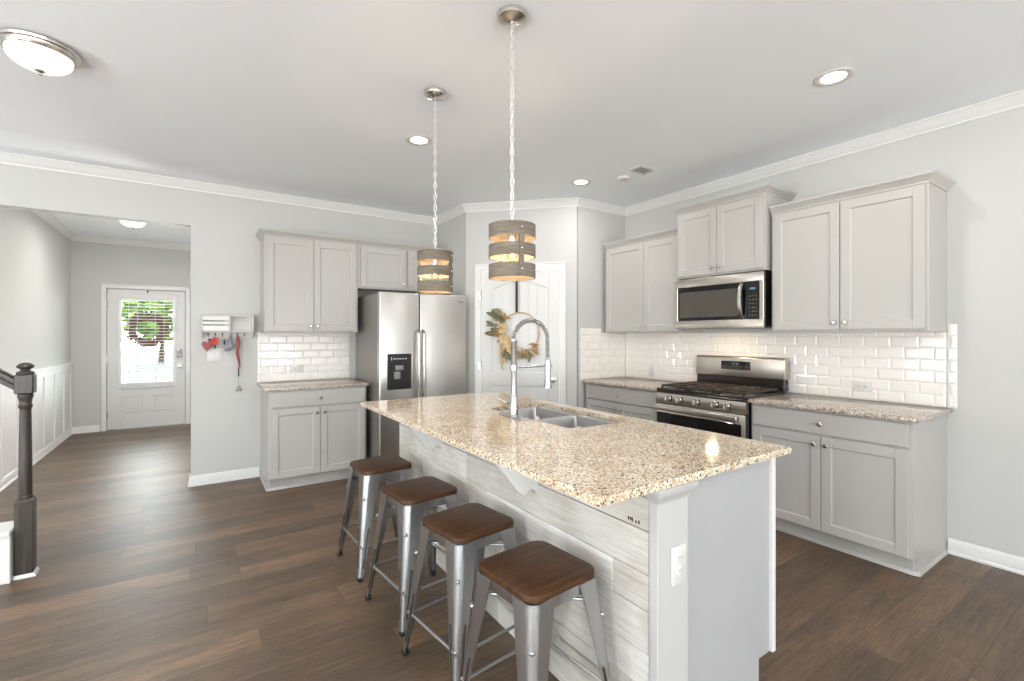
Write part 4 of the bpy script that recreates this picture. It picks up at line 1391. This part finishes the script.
# ------------------------------------------------------------------ bar stools
def make_stool(label):
    t = thing('bar_stool', label, 'stool', (0, 0, 0), 0, 'metal bar stools along the island')
    H, hs = 0.590, 0.154
    mb = MB()
    def rq(ins, z):
        return [(x, y, z) for x, y in rrect(-hs + ins, -hs + ins, hs - ins, hs - ins, 0.052 - ins * 0.5, 8)]
    mb.loft([rq(0.002, H - 0.021), rq(0, H - 0.019), rq(0, H - 0.004), rq(0.0015, H - 0.001), rq(0.004, H)])
    mb.build('seat', 'seat_wood', t, angle=32)
    mb = MB()
    i0 = 0.006
    mb.loft([rq(i0, H - 0.0225), rq(i0 - 0.001, H - 0.056), rq(i0 + 0.001, H - 0.060), rq(i0 + 0.005, H - 0.056), rq(i0 + 0.005, H - 0.0225)], cap=False, loop=True)
    mb.build('seat_frame', 'gunmetal', t, angle=60)
    ztop, zbot = H - 0.025, 0.012
    for sx, sy in ((-1, -1), (1, -1), (-1, 1), (1, 1)):
        rings = []
        for k in range(9):
            f = k / 8
            z = ztop + (zbot - ztop) * f
            c = (hs - 0.003) + (0.203 - hs + 0.003) * f
            a = 0.096 + (0.027 - 0.096) * (f ** 0.85)
            r = min(a * 0.75, 0.034 + (0.013 - 0.034) * f)
            th = 0.0028
            def prof(cc, aa, r_):
                pts = [(cc - aa, cc)]
                for j in range(7):
                    g = PI / 2 - PI / 2 * j / 6
                    pts.append((cc - r_ + r_ * math.cos(g), cc - r_ + r_ * math.sin(g)))
                pts.append((cc, cc - aa))
                return pts
            ring_ = prof(c, a, r) + [(x, y) for x, y in reversed(prof(c - th, a - th, max(r - th, 0.003)))]
            rings.append([(sx * x, sy * y, z) for x, y in ring_])
        lg = MB().loft(rings).build('leg', 'gunmetal', t, angle=45)
        # pressed slot on both faces and a rubber foot
        sl = MB()
        for along in (0, 1):
            pth = []
            for f in (0.52, 0.58, 0.7, 0.84, 0.90):
                z = ztop + (zbot - ztop) * f
                c = (hs - 0.003) + (0.203 - hs + 0.003) * f
                a = 0.096 + (0.027 - 0.096) * (f ** 0.85)
                u = c - a * 0.70
                p = (u, c + 0.0006) if along == 0 else (c + 0.0006, u)
                pth.append((sx * p[0], sy * p[1], z))
            sl.tube(pth, 0.0042, 6)
        sl.build('pressed_slot', 'iron', lg)
        c = 0.203
        MB().box(sx * (c - 0.024), sy * (c - 0.024), 0.0, sx * (c + 0.002), sy * (c + 0.002), 0.020, 0.004, 2).build('foot', 'rubber', lg)
        f = 0.23
        z = ztop + (zbot - ztop) * f
        c = (hs - 0.003) + (0.203 - hs + 0.003) * f
        MB().sphere((sx * (c - 0.006), sy * (c - 0.006), z), 0.0085, 10).build('rivet', 'gunmetal', lg)
    zb = 0.175
    c = 0.188 - 0.006
    for k, (p, r) in enumerate((((-1, -1), (1, -1)), ((1, -1), (1, 1)), ((1, 1), (-1, 1)), ((-1, 1), (-1, -1)))):
        zz = zb + (0.010 if k % 2 else 0)
        MB().tube([(p[0] * c, p[1] * c, zz), (r[0] * c, r[1] * c, zz)], 0.0065, 10).build('foot_rail', 'gunmetal', t)
    zc = 0.490
    c = 0.140
    for s in (1, -1):
        MB().tube([(-c, -c * s, zc + 0.006 * s), (c, c * s, zc + 0.006 * s)], 0.0055, 8).build('cross_brace', 'gunmetal', t)
    return t
names = ['wood topped metal bar stool nearest the white corner post of the island', 'second metal bar stool from the white corner post',
         'third metal bar stool from the white corner post', 'metal bar stool farthest from the white corner post, nearest the refrigerator']
spots = [(0.962, 1.280, 5), (0.962, 1.765, 7), (0.955, 2.270, 6), (0.945, 2.845, 2)]
st0 = make_stool(names[0])
for i, (x, y, a) in enumerate(spots):
    if i == 0:
        st0.location = (x, y, 0)
        st0.rotation_euler = (0, 0, math.radians(a))
    else:
        copy_thing(st0, (x, y, 0), math.radians(a), names[i])

# ------------------------------------------------------------------ pendant lights
def make_pendant(label):
    t = thing('pendant_light', label, 'pendant light', (0, 0, 1.62), 0, 'wood band pendant lights')
    R, th = 0.102, 0.006
    for z0, z1 in ((0.0, 0.058), (0.090, 0.142), (0.172, 0.230)):
        MB().lathe([(R - th, z0), (R, z0), (R, z1), (R - th, z1), (R - th, z0)], (0, 0, 0), 56, cap=False).build('wood_band', 'shade_wood', t, angle=40)
    for k, ang in enumerate((-101, 79)):
        a = math.radians(ang)
        mm = Matrix.Rotation(a, 4, 'Z')
        sb = MB().box(R - th - 0.0028, -0.011, 0.004, R - th - 0.0004, 0.011, 0.226, mat=mm).box(R + 0.0004, -0.011, 0.004, R + 0.0024, 0.011, 0.226, mat=mm).build('strap', 'shade_wood', t)
        rv = MB()
        for z in (0.029, 0.116, 0.202):
            p = mm @ Vector((R + 0.003, 0, z))
            rv.sphere(p, 0.0065, 10)
        rv.build('rivet', 'nickel', sb)
    # spider that carries the shade, socket, bulb
    sp_ = MB().lathe([(0.020, 0.200), (0.022, 0.204), (0.022, 0.220), (0.012, 0.230), (0.006, 0.252)], (0, 0, 0), 20)
    for k in range(3):
        a = 2 * PI * k / 3 + 0.3
        sp_.tube([(0.02 * math.cos(a), 0.02 * math.sin(a), 0.212), ((R - th) * math.cos(a), (R - th) * math.sin(a), 0.212)], 0.003, 8)
    sp_.build('spider', 'nickel', t)
    MB().lathe([(0.017, 0.150), (0.018, 0.152), (0.018, 0.204), (0.014, 0.206)], (0, 0, 0), 18).build('socket', 'nickel', t)
    MB().lathe([(0.011, 0.149), (0.012, 0.140), (0.017, 0.128), (0.0225, 0.112), (0.024, 0.100), (0.021, 0.088), (0.013, 0.079), (0.0, 0.076)], (0, 0, 0), 20).build('bulb', 'bulb', t)
    MB().tube([(0.006 * math.cos(1.4 * i), 0.006 * math.sin(1.4 * i), 0.136 - 0.0035 * i) for i in range(14)], 0.0011, 6).build('filament', 'filament', t)
    ch = MB()
    z, k = 0.246, 0
    top = HC - 1.62 - 0.042
    while z < top - 0.012:
        mm = Matrix.Rotation(PI / 2 * (k % 2) + 0.5, 4, 'Z')
        pts = []
        for i in range(16):
            a = 2 * PI * i / 16
            x, zz = 0.0075 * math.cos(a), 0.012 * math.sin(a) + (0.007 if math.sin(a) > 0 else -0.007)
            v = mm @ Vector((x, 0, zz))
            pts.append((v.x, v.y, z + 0.017 + zz))
        ch.tube(pts, 0.0022, 6, True)
        z += 0.0315
        k += 1
    ch.build('chain', 'chain', t)
    MB().tube([(0.003 * math.sin(i * 1.3), 0.003 * math.cos(i * 1.1), 0.235 + (top - 0.235) * i / 20) for i in range(21)], 0.0014, 6).build('cord', 'white_plastic', t)
    zt = HC - 1.62
    MB().lathe([(0.0075, zt - 0.046), (0.009, zt - 0.034), (0.040, zt - 0.030), (0.060, zt - 0.020), (0.064, zt - 0.006), (0.064, zt - 0.001)], (0, 0, 0), 36).build('canopy', 'nickel', t)
    return t
p0 = make_pendant('banded wood pendant light nearer the camera, hung over the island')
p0.location = (PEND[0][0], PEND[0][1], 1.62)
copy_thing(p0, (PEND[1][0], PEND[1][1], 1.62), math.radians(47), 'banded wood pendant light farther away, in front of the refrigerator')

# ------------------------------------------------------------------ ceiling fixtures
def make_can(label, loc):
    t = thing('recessed_light', label, 'ceiling light', loc, 0, 'recessed ceiling lights')
    MB().lathe([(0.058, -0.0005), (0.094, -0.0005), (0.094, -0.003), (0.086, -0.007), (0.066, -0.005), (0.060, -0.003), (0.058, -0.0005)], (0, 0, 0), 40, cap=False).build('trim_ring', 'white_plastic', t)
    MB().lathe([(0.0595, -0.0008), (0.0595, -0.0022), (0.0, -0.0026)], (0, 0, 0), 40).build('lens', 'can_glow', t)
    return t
c0 = make_can('recessed ceiling light left of the pendant chains, over the refrigerator side', (CANS[0][0], CANS[0][1], HC))
copy_thing(c0, (CANS[1][0], CANS[1][1], HC), 0, 'recessed ceiling light near the air vent and the corner')
copy_thing(c0, (CANS[2][0], CANS[2][1], HC), 0, 'recessed ceiling light above the counter right of the range')

def make_flush(label, loc):
    t = thing('flush_ceiling_light', label, 'ceiling light', loc, 0, 'domed flush ceiling lights')
    MB().lathe([(0.148, -0.001), (0.150, -0.009), (0.146, -0.019), (0.139, -0.023), (0.136, -0.034), (0.128, -0.044), (0.118, -0.044), (0.118, -0.001)], (0, 0, 0), 56, cap=False).build('metal_ring', 'nickel', t, angle=25)
    MB().lathe([(0.118, -0.042)] + [(0.122 * math.cos(a), -0.044 - 0.068 * math.sin(a)) for a in [PI / 2 * i / 12 for i in range(13)]], (0, 0, 0), 48).build('glass_dome', 'dome', t, angle=60)
    MB().lathe([(0.0, -0.112), (0.020, -0.113), (0.021, -0.117), (0.012, -0.122), (0.008, -0.128), (0.009, -0.134), (0.0, -0.138)], (0, 0, 0), 20).build('finial', 'nickel', t)
    return t
f0 = make_flush('domed ceiling light with nickel ring over the kitchen floor', (FLUSH[0][0], FLUSH[0][1], HC))
copy_thing(f0, (FLUSH[1][0], FLUSH[1][1], HC), 0, 'domed ceiling light in the foyer, partly behind the header')

vt = thing('air_vent', 'white ceiling air register with grey louvres', 'vent', (3.120, 2.665, HC), 0)
mb = MB().box(-0.105, -0.075, -0.007, -0.070, 0.075, -0.0005, 0.002).box(0.070, -0.075, -0.007, 0.105, 0.075, -0.0005, 0.002).box(-0.07, -0.075, -0.007, 0.07, -0.045, -0.0005, 0.002).box(-0.07, 0.045, -0.007, 0.07, 0.075, -0.0005, 0.002)
mb.build('register_frame', 'white_plastic', vt)
mb = MB().box(-0.07, -0.045, -0.002, 0.07, 0.045, -0.0008)
mb.build('duct', 'steel_side', vt)
mb = MB()
for i in range(7):
    mb.box(-0.07, -0.0055, -0.0008, 0.07, 0.0055, 0.0008, mat=Matrix.Translation((0, -0.038 + i * 0.0127, -0.006)) @ Matrix.Rotation(math.radians(35), 4, 'X'))
mb.build('louvres', 'white_plastic', vt)
sd = thing('smoke_detector', 'small round white smoke detector beside the ceiling vent', 'smoke detector', (3.135, 2.885, HC), 0)
MB().lathe([(0.055, -0.0005), (0.055, -0.006), (0.050, -0.009), (0.046, -0.018), (0.034, -0.021), (0.0, -0.022)], (0, 0, 0), 36).build('housing', 'white_plastic', sd)
MB().lathe([(0.006, -0.0215), (0.006, -0.024), (0.0, -0.0245)], (0.022, 0, 0), 12).build('test_button', 'steel_side', sd)

# ------------------------------------------------------------------ key rack and what hangs on it
kr = thing('key_rack', 'white wooden mail and key rack on the wall by the foyer opening', 'rack', (0.250, YB, 1.350))
hw, ht, dp = 0.208, 0.212, 0.092
mb = MB()
mb.box(-hw, -0.012, 0, hw, -0.0005, ht, 0.002)                        # back board
mb.box(-hw, -dp, ht - 0.014, hw, -0.0005, ht, 0.002)                  # top shelf
mb.box(-hw, -dp * 0.9, 0.055, hw, -0.0005, 0.066, 0.002)              # cubby floor
mb.build('frame', 'rack', kr)
for x in (-hw, 0.006, hw - 0.012):
    nm = 'side_panel'
    MB().prism([(-0.0005, 0.0), (-dp * 0.35, 0.0), (-dp, 0.075), (-dp, ht), (-0.0005, ht)], x, x + 0.012, 'x', 0.0015).build(nm, 'rack', kr)
for z0, z1 in ((0.066, 0.112), (0.122, 0.150), (0.160, 0.197)):
    MB().box(-hw + 0.013, -dp + 0.002, z0, 0.005, -dp + 0.012, z1, 0.002).box(-0.03, -dp - 0.0005, z1 + 0.001, 0.003, -dp + 0.010, z1 + 0.008).build('mail_slot', 'trim', kr)
HK = [-0.155, -0.100, -0.042, 0.020, 0.078, 0.134]
for x in HK:
    MB().tube([(x, -0.012, 0.040), (x, -0.024, 0.038), (x, -0.030, 0.020), (x, -0.040, 0.012), (x, -0.046, 0.022)], 0.0032, 6).lathe([(0.007, 0), (0.007, 0.003)], (x, -0.012, 0.038), 10, (0, -1, 0)).build('hook', 'iron', kr)
X0 = 0.250
def hang(name, label, cat):
    return thing(name, label, cat, (X0, YB, 1.20))
def heart(mb, cx, cz, s, y0, y1):
    pts = []
    for i in range(28):
        a = 2 * PI * i / 28
        pts.append((cx + s * 0.74 * 16 * math.sin(a) ** 3 / 17, cz + s * (13 * math.cos(a) - 5 * math.cos(2 * a) - 2 * math.cos(3 * a) - math.cos(4 * a)) / 17))
    mb.prism(pts, y0, y1, 'y', 0.003)
y_h = YB - 0.046
hk = hang('key_pouch', 'red heart shaped key pouch on the first hook of the key rack', 'key pouch')
mb = MB()
heart(mb, X0 - 0.165, 1.278, 0.058, y_h - 0.008, y_h + 0.010)
mb.build('pouch', 'red', hk, world=True)
MB().tube([(X0 - 0.155 + 0.014 * math.sin(2 * PI * i / 14), y_h + 0.002, 1.352 + 0.018 * math.cos(2 * PI * i / 14)) for i in range(14)], 0.002, 6, True).build('key_ring', 'nickel', hk, world=True)
MB().box(X0 - 0.150, y_h + 0.012, 1.262, X0 - 0.135, y_h + 0.015, 1.335, 0.001).lathe([(0.013, 0), (0.013, 0.003)], (X0 - 0.1425, y_h + 0.012, 1.332), 14, (0, 1, 0)).build('key', 'iron', hk, world=True)
fl = hang('key_charm', 'coral red flower key charm beside the red heart pouch', 'key charm')
mb = MB()
cx, cz = X0 - 0.104, 1.318
for j in range(7):
    g = 2 * PI * j / 7
    mb.leaf((cx, y_h - 0.010, cz), (math.cos(g), -0.25, math.sin(g)), (0, -1, 0.1), 0.042, 0.030, 0.25, -0.2)
mb.sphere((cx, y_h - 0.014, cz), 0.009, 8)
mb.build('petals', 'coral', fl, world=True)
MB().tube([(X0 - 0.100 + 0.012 * math.sin(2 * PI * i / 14), y_h + 0.001, 1.350 + 0.018 * math.cos(2 * PI * i / 14)) for i in range(14)], 0.002, 6, True).build('key_ring', 'nickel', fl, world=True)
MB().box(cx - 0.006, y_h - 0.001, 1.250, cx + 0.010, y_h + 0.004, 1.312, 0.001).build('key', 'iron', fl, world=True)
bn = hang('bunched_bandana', 'grey lavender cloth bunched on a middle hook of the key rack', 'cloth')
mb = MB()
q = random.Random(9)
for i in range(16):
    a = q.uniform(0, 2 * PI)
    r = q.uniform(0, 0.046)
    mb.sphere((X0 + 0.020 + r * math.cos(a), y_h - 0.008 + q.uniform(-0.016, 0.010), 1.272 + r * 1.1 * math.sin(a)), q.uniform(0.017, 0.026), 10, (1, 0.8, 1.25))
mb.tube([(X0 + 0.020, y_h - 0.002, 1.368), (X0 + 0.016, y_h - 0.006, 1.33), (X0 + 0.024, y_h - 0.008, 1.27)], [0.008, 0.013, 0.022], 8)
mb.build('cloth', 'bandana', bn, world=True)
MB().box(X0 - 0.036, y_h - 0.012, 1.285, X0 - 0.022, y_h + 0.003, 1.335, 0.004, 2).build('clip', 'black', bn, world=True)
ln = hang('lanyard', 'long red patterned lanyard hanging lowest from the key rack', 'lanyard')
xx = X0 + 0.078
def strap(pts, w_):
    mb = MB()
    mb.loft([[(x - w_, y - 0.0015, z), (x + w_, y - 0.0015 + e, z), (x + w_, y + 0.0015 + e, z), (x - w_, y + 0.0015, z)] for x, y, z, e in pts])
    return mb
sm_ = strap([(xx, y_h, 1.368, 0), (xx - 0.004, y_h - 0.006, 1.32, 0.006), (xx + 0.002, y_h - 0.010, 1.26, -0.006), (xx - 0.008, y_h - 0.008, 1.20, 0.008), (xx + 0.006, y_h - 0.004, 1.14, -0.006), (xx + 0.016, y_h - 0.004, 1.085, 0.002), (xx + 0.008, y_h - 0.004, 1.055, 0)], 0.009)
sm_.build('strap', 'red', ln, world=True)
strap([(xx + 0.004, y_h - 0.004, 1.362, 0), (xx + 0.016, y_h - 0.012, 1.30, 0.004), (xx + 0.004, y_h - 0.014, 1.23, -0.004), (xx + 0.008, y_h - 0.012, 1.17, 0.004), (xx + 0.016, y_h - 0.010, 1.10, 0)], 0.008).build('strap', 'berry', ln, world=True)
MB().box(xx + 0.002, y_h - 0.010, 0.985, xx + 0.014, y_h + 0.002, 1.056, 0.003, 2).build('clasp', 'black', ln, world=True)
MB().tube([(xx + 0.008, y_h - 0.004, 0.986), (xx + 0.006, y_h - 0.004, 0.90)], 0.0018, 6).build('cord', 'steel_side', ln, world=True)
MB().prism([(xx - 0.020, 0.845), (xx + 0.034, 0.845), (xx + 0.020, 0.885), (xx + 0.007, 0.903), (xx - 0.006, 0.885)], y_h - 0.008, y_h, 'y', 0.003).build('tag', 'steel_side', ln, world=True)

# ------------------------------------------------------------------ stair newel, handrail and curb
NX, NY = -0.809, 3.79
nw = thing('stair_newel', 'dark stained turned newel post with handrail at the stair foot', 'newel post', (NX, NY, 0))
mb = MB()
hb_ = 0.039
mb.box(-hb_, -hb_, 0, hb_, hb_, 0.425, 0.003)
mb.loft([[(sx * hb_, sy * hb_, 0.425) for sx, sy in ((-1, -1), (1, -1), (1, 1), (-1, 1))], [(sx * 0.030, sy * 0.030, 0.440) for sx, sy in ((-1, -1), (1, -1), (1, 1), (-1, 1))]])
mb.lathe([(0.029, 0.438), (0.034, 0.444), (0.034, 0.452), (0.029, 0.458), (0.030, 0.47), (0.029, 0.60), (0.027, 0.78), (0.025, 0.945), (0.026, 0.955), (0.030, 0.962), (0.031, 0.972), (0.027, 0.980), (0.026, 0.990), (0.029, 1.006), (0.034, 1.022), (0.034, 1.034), (0.030, 1.040)], (0, 0, 0), 28)
mb.box(-hb_ - 0.001, -hb_ - 0.001, 1.040, hb_ + 0.001, hb_ + 0.001, 1.150, 0.006)
mb.lathe([(0.038, 1.149), (0.040, 1.156), (0.036, 1.164), (0.022, 1.170), (0.020, 1.176), (0.026, 1.182), (0.036, 1.188), (0.038, 1.196), (0.032, 1.206), (0.020, 1.214), (0.0, 1.218)], (0, 0, 0), 28)
mb.build('newel_post', 'newel', nw, angle=30)
mb = MB()
sec = [(-0.020, -0.030), (0.020, -0.030), (0.022, -0.008), (0.031, 0.004), (0.030, 0.022), (0.016, 0.032), (-0.016, 0.032), (-0.030, 0.022), (-0.031, 0.004), (-0.022, -0.008)]
rail = []
for x, z in ((-hb_ - 0.0008, 1.098), (-0.6, 1.098 + 0.43), (-1.3, 1.098 + 0.95)):
    rail.append([(x, a * 1.15, z + b * 1.25) for a, b in sec])
mb.loft(rail)
mb.build('handrail', 'newel', nw, angle=25)
MB().sweep([(0, 0), (0.013, 0), (0.012, 0.008), (0.005, 0.019), (0, 0.019)], [(-hb_ - 0.0003, -hb_ - 0.0003), (hb_ + 0.0003, -hb_ - 0.0003), (hb_ + 0.0003, hb_)]).build('shoe_moulding', 'trim', nw)
kw = thing('stair_curb', 'low white stair curb wall beside the newel post', 'stair curb', (-1.5, NY, 0))
kw['kind'] = 'structure'
x0, x1 = -2.3, NX - hb_ - 0.004
MB().box(x0, NY - 0.070, 0, x1, NY + 0.110, 0.264).build('panel', 'trim', kw, world=True)
MB().box(x0, NY - 0.092, 0.264, x1, NY + 0.130, 0.286, 0.004).box(x0, NY - 0.084, 0.248, x1, NY + 0.120, 0.264, 0.004).build('cap', 'trim', kw, world=True)
MB().box(x1 - 0.055, NY - 0.080, 0, x1, NY - 0.0702, 0.248, 0.002).box(x1 - 0.012, NY - 0.085, 0, x1, NY - 0.0802, 0.248, 0.002).box(x0, NY - 0.082, 0, x1 - 0.055, NY - 0.0702, 0.018, 0.003).build('corner_board', 'trim', kw, world=True)
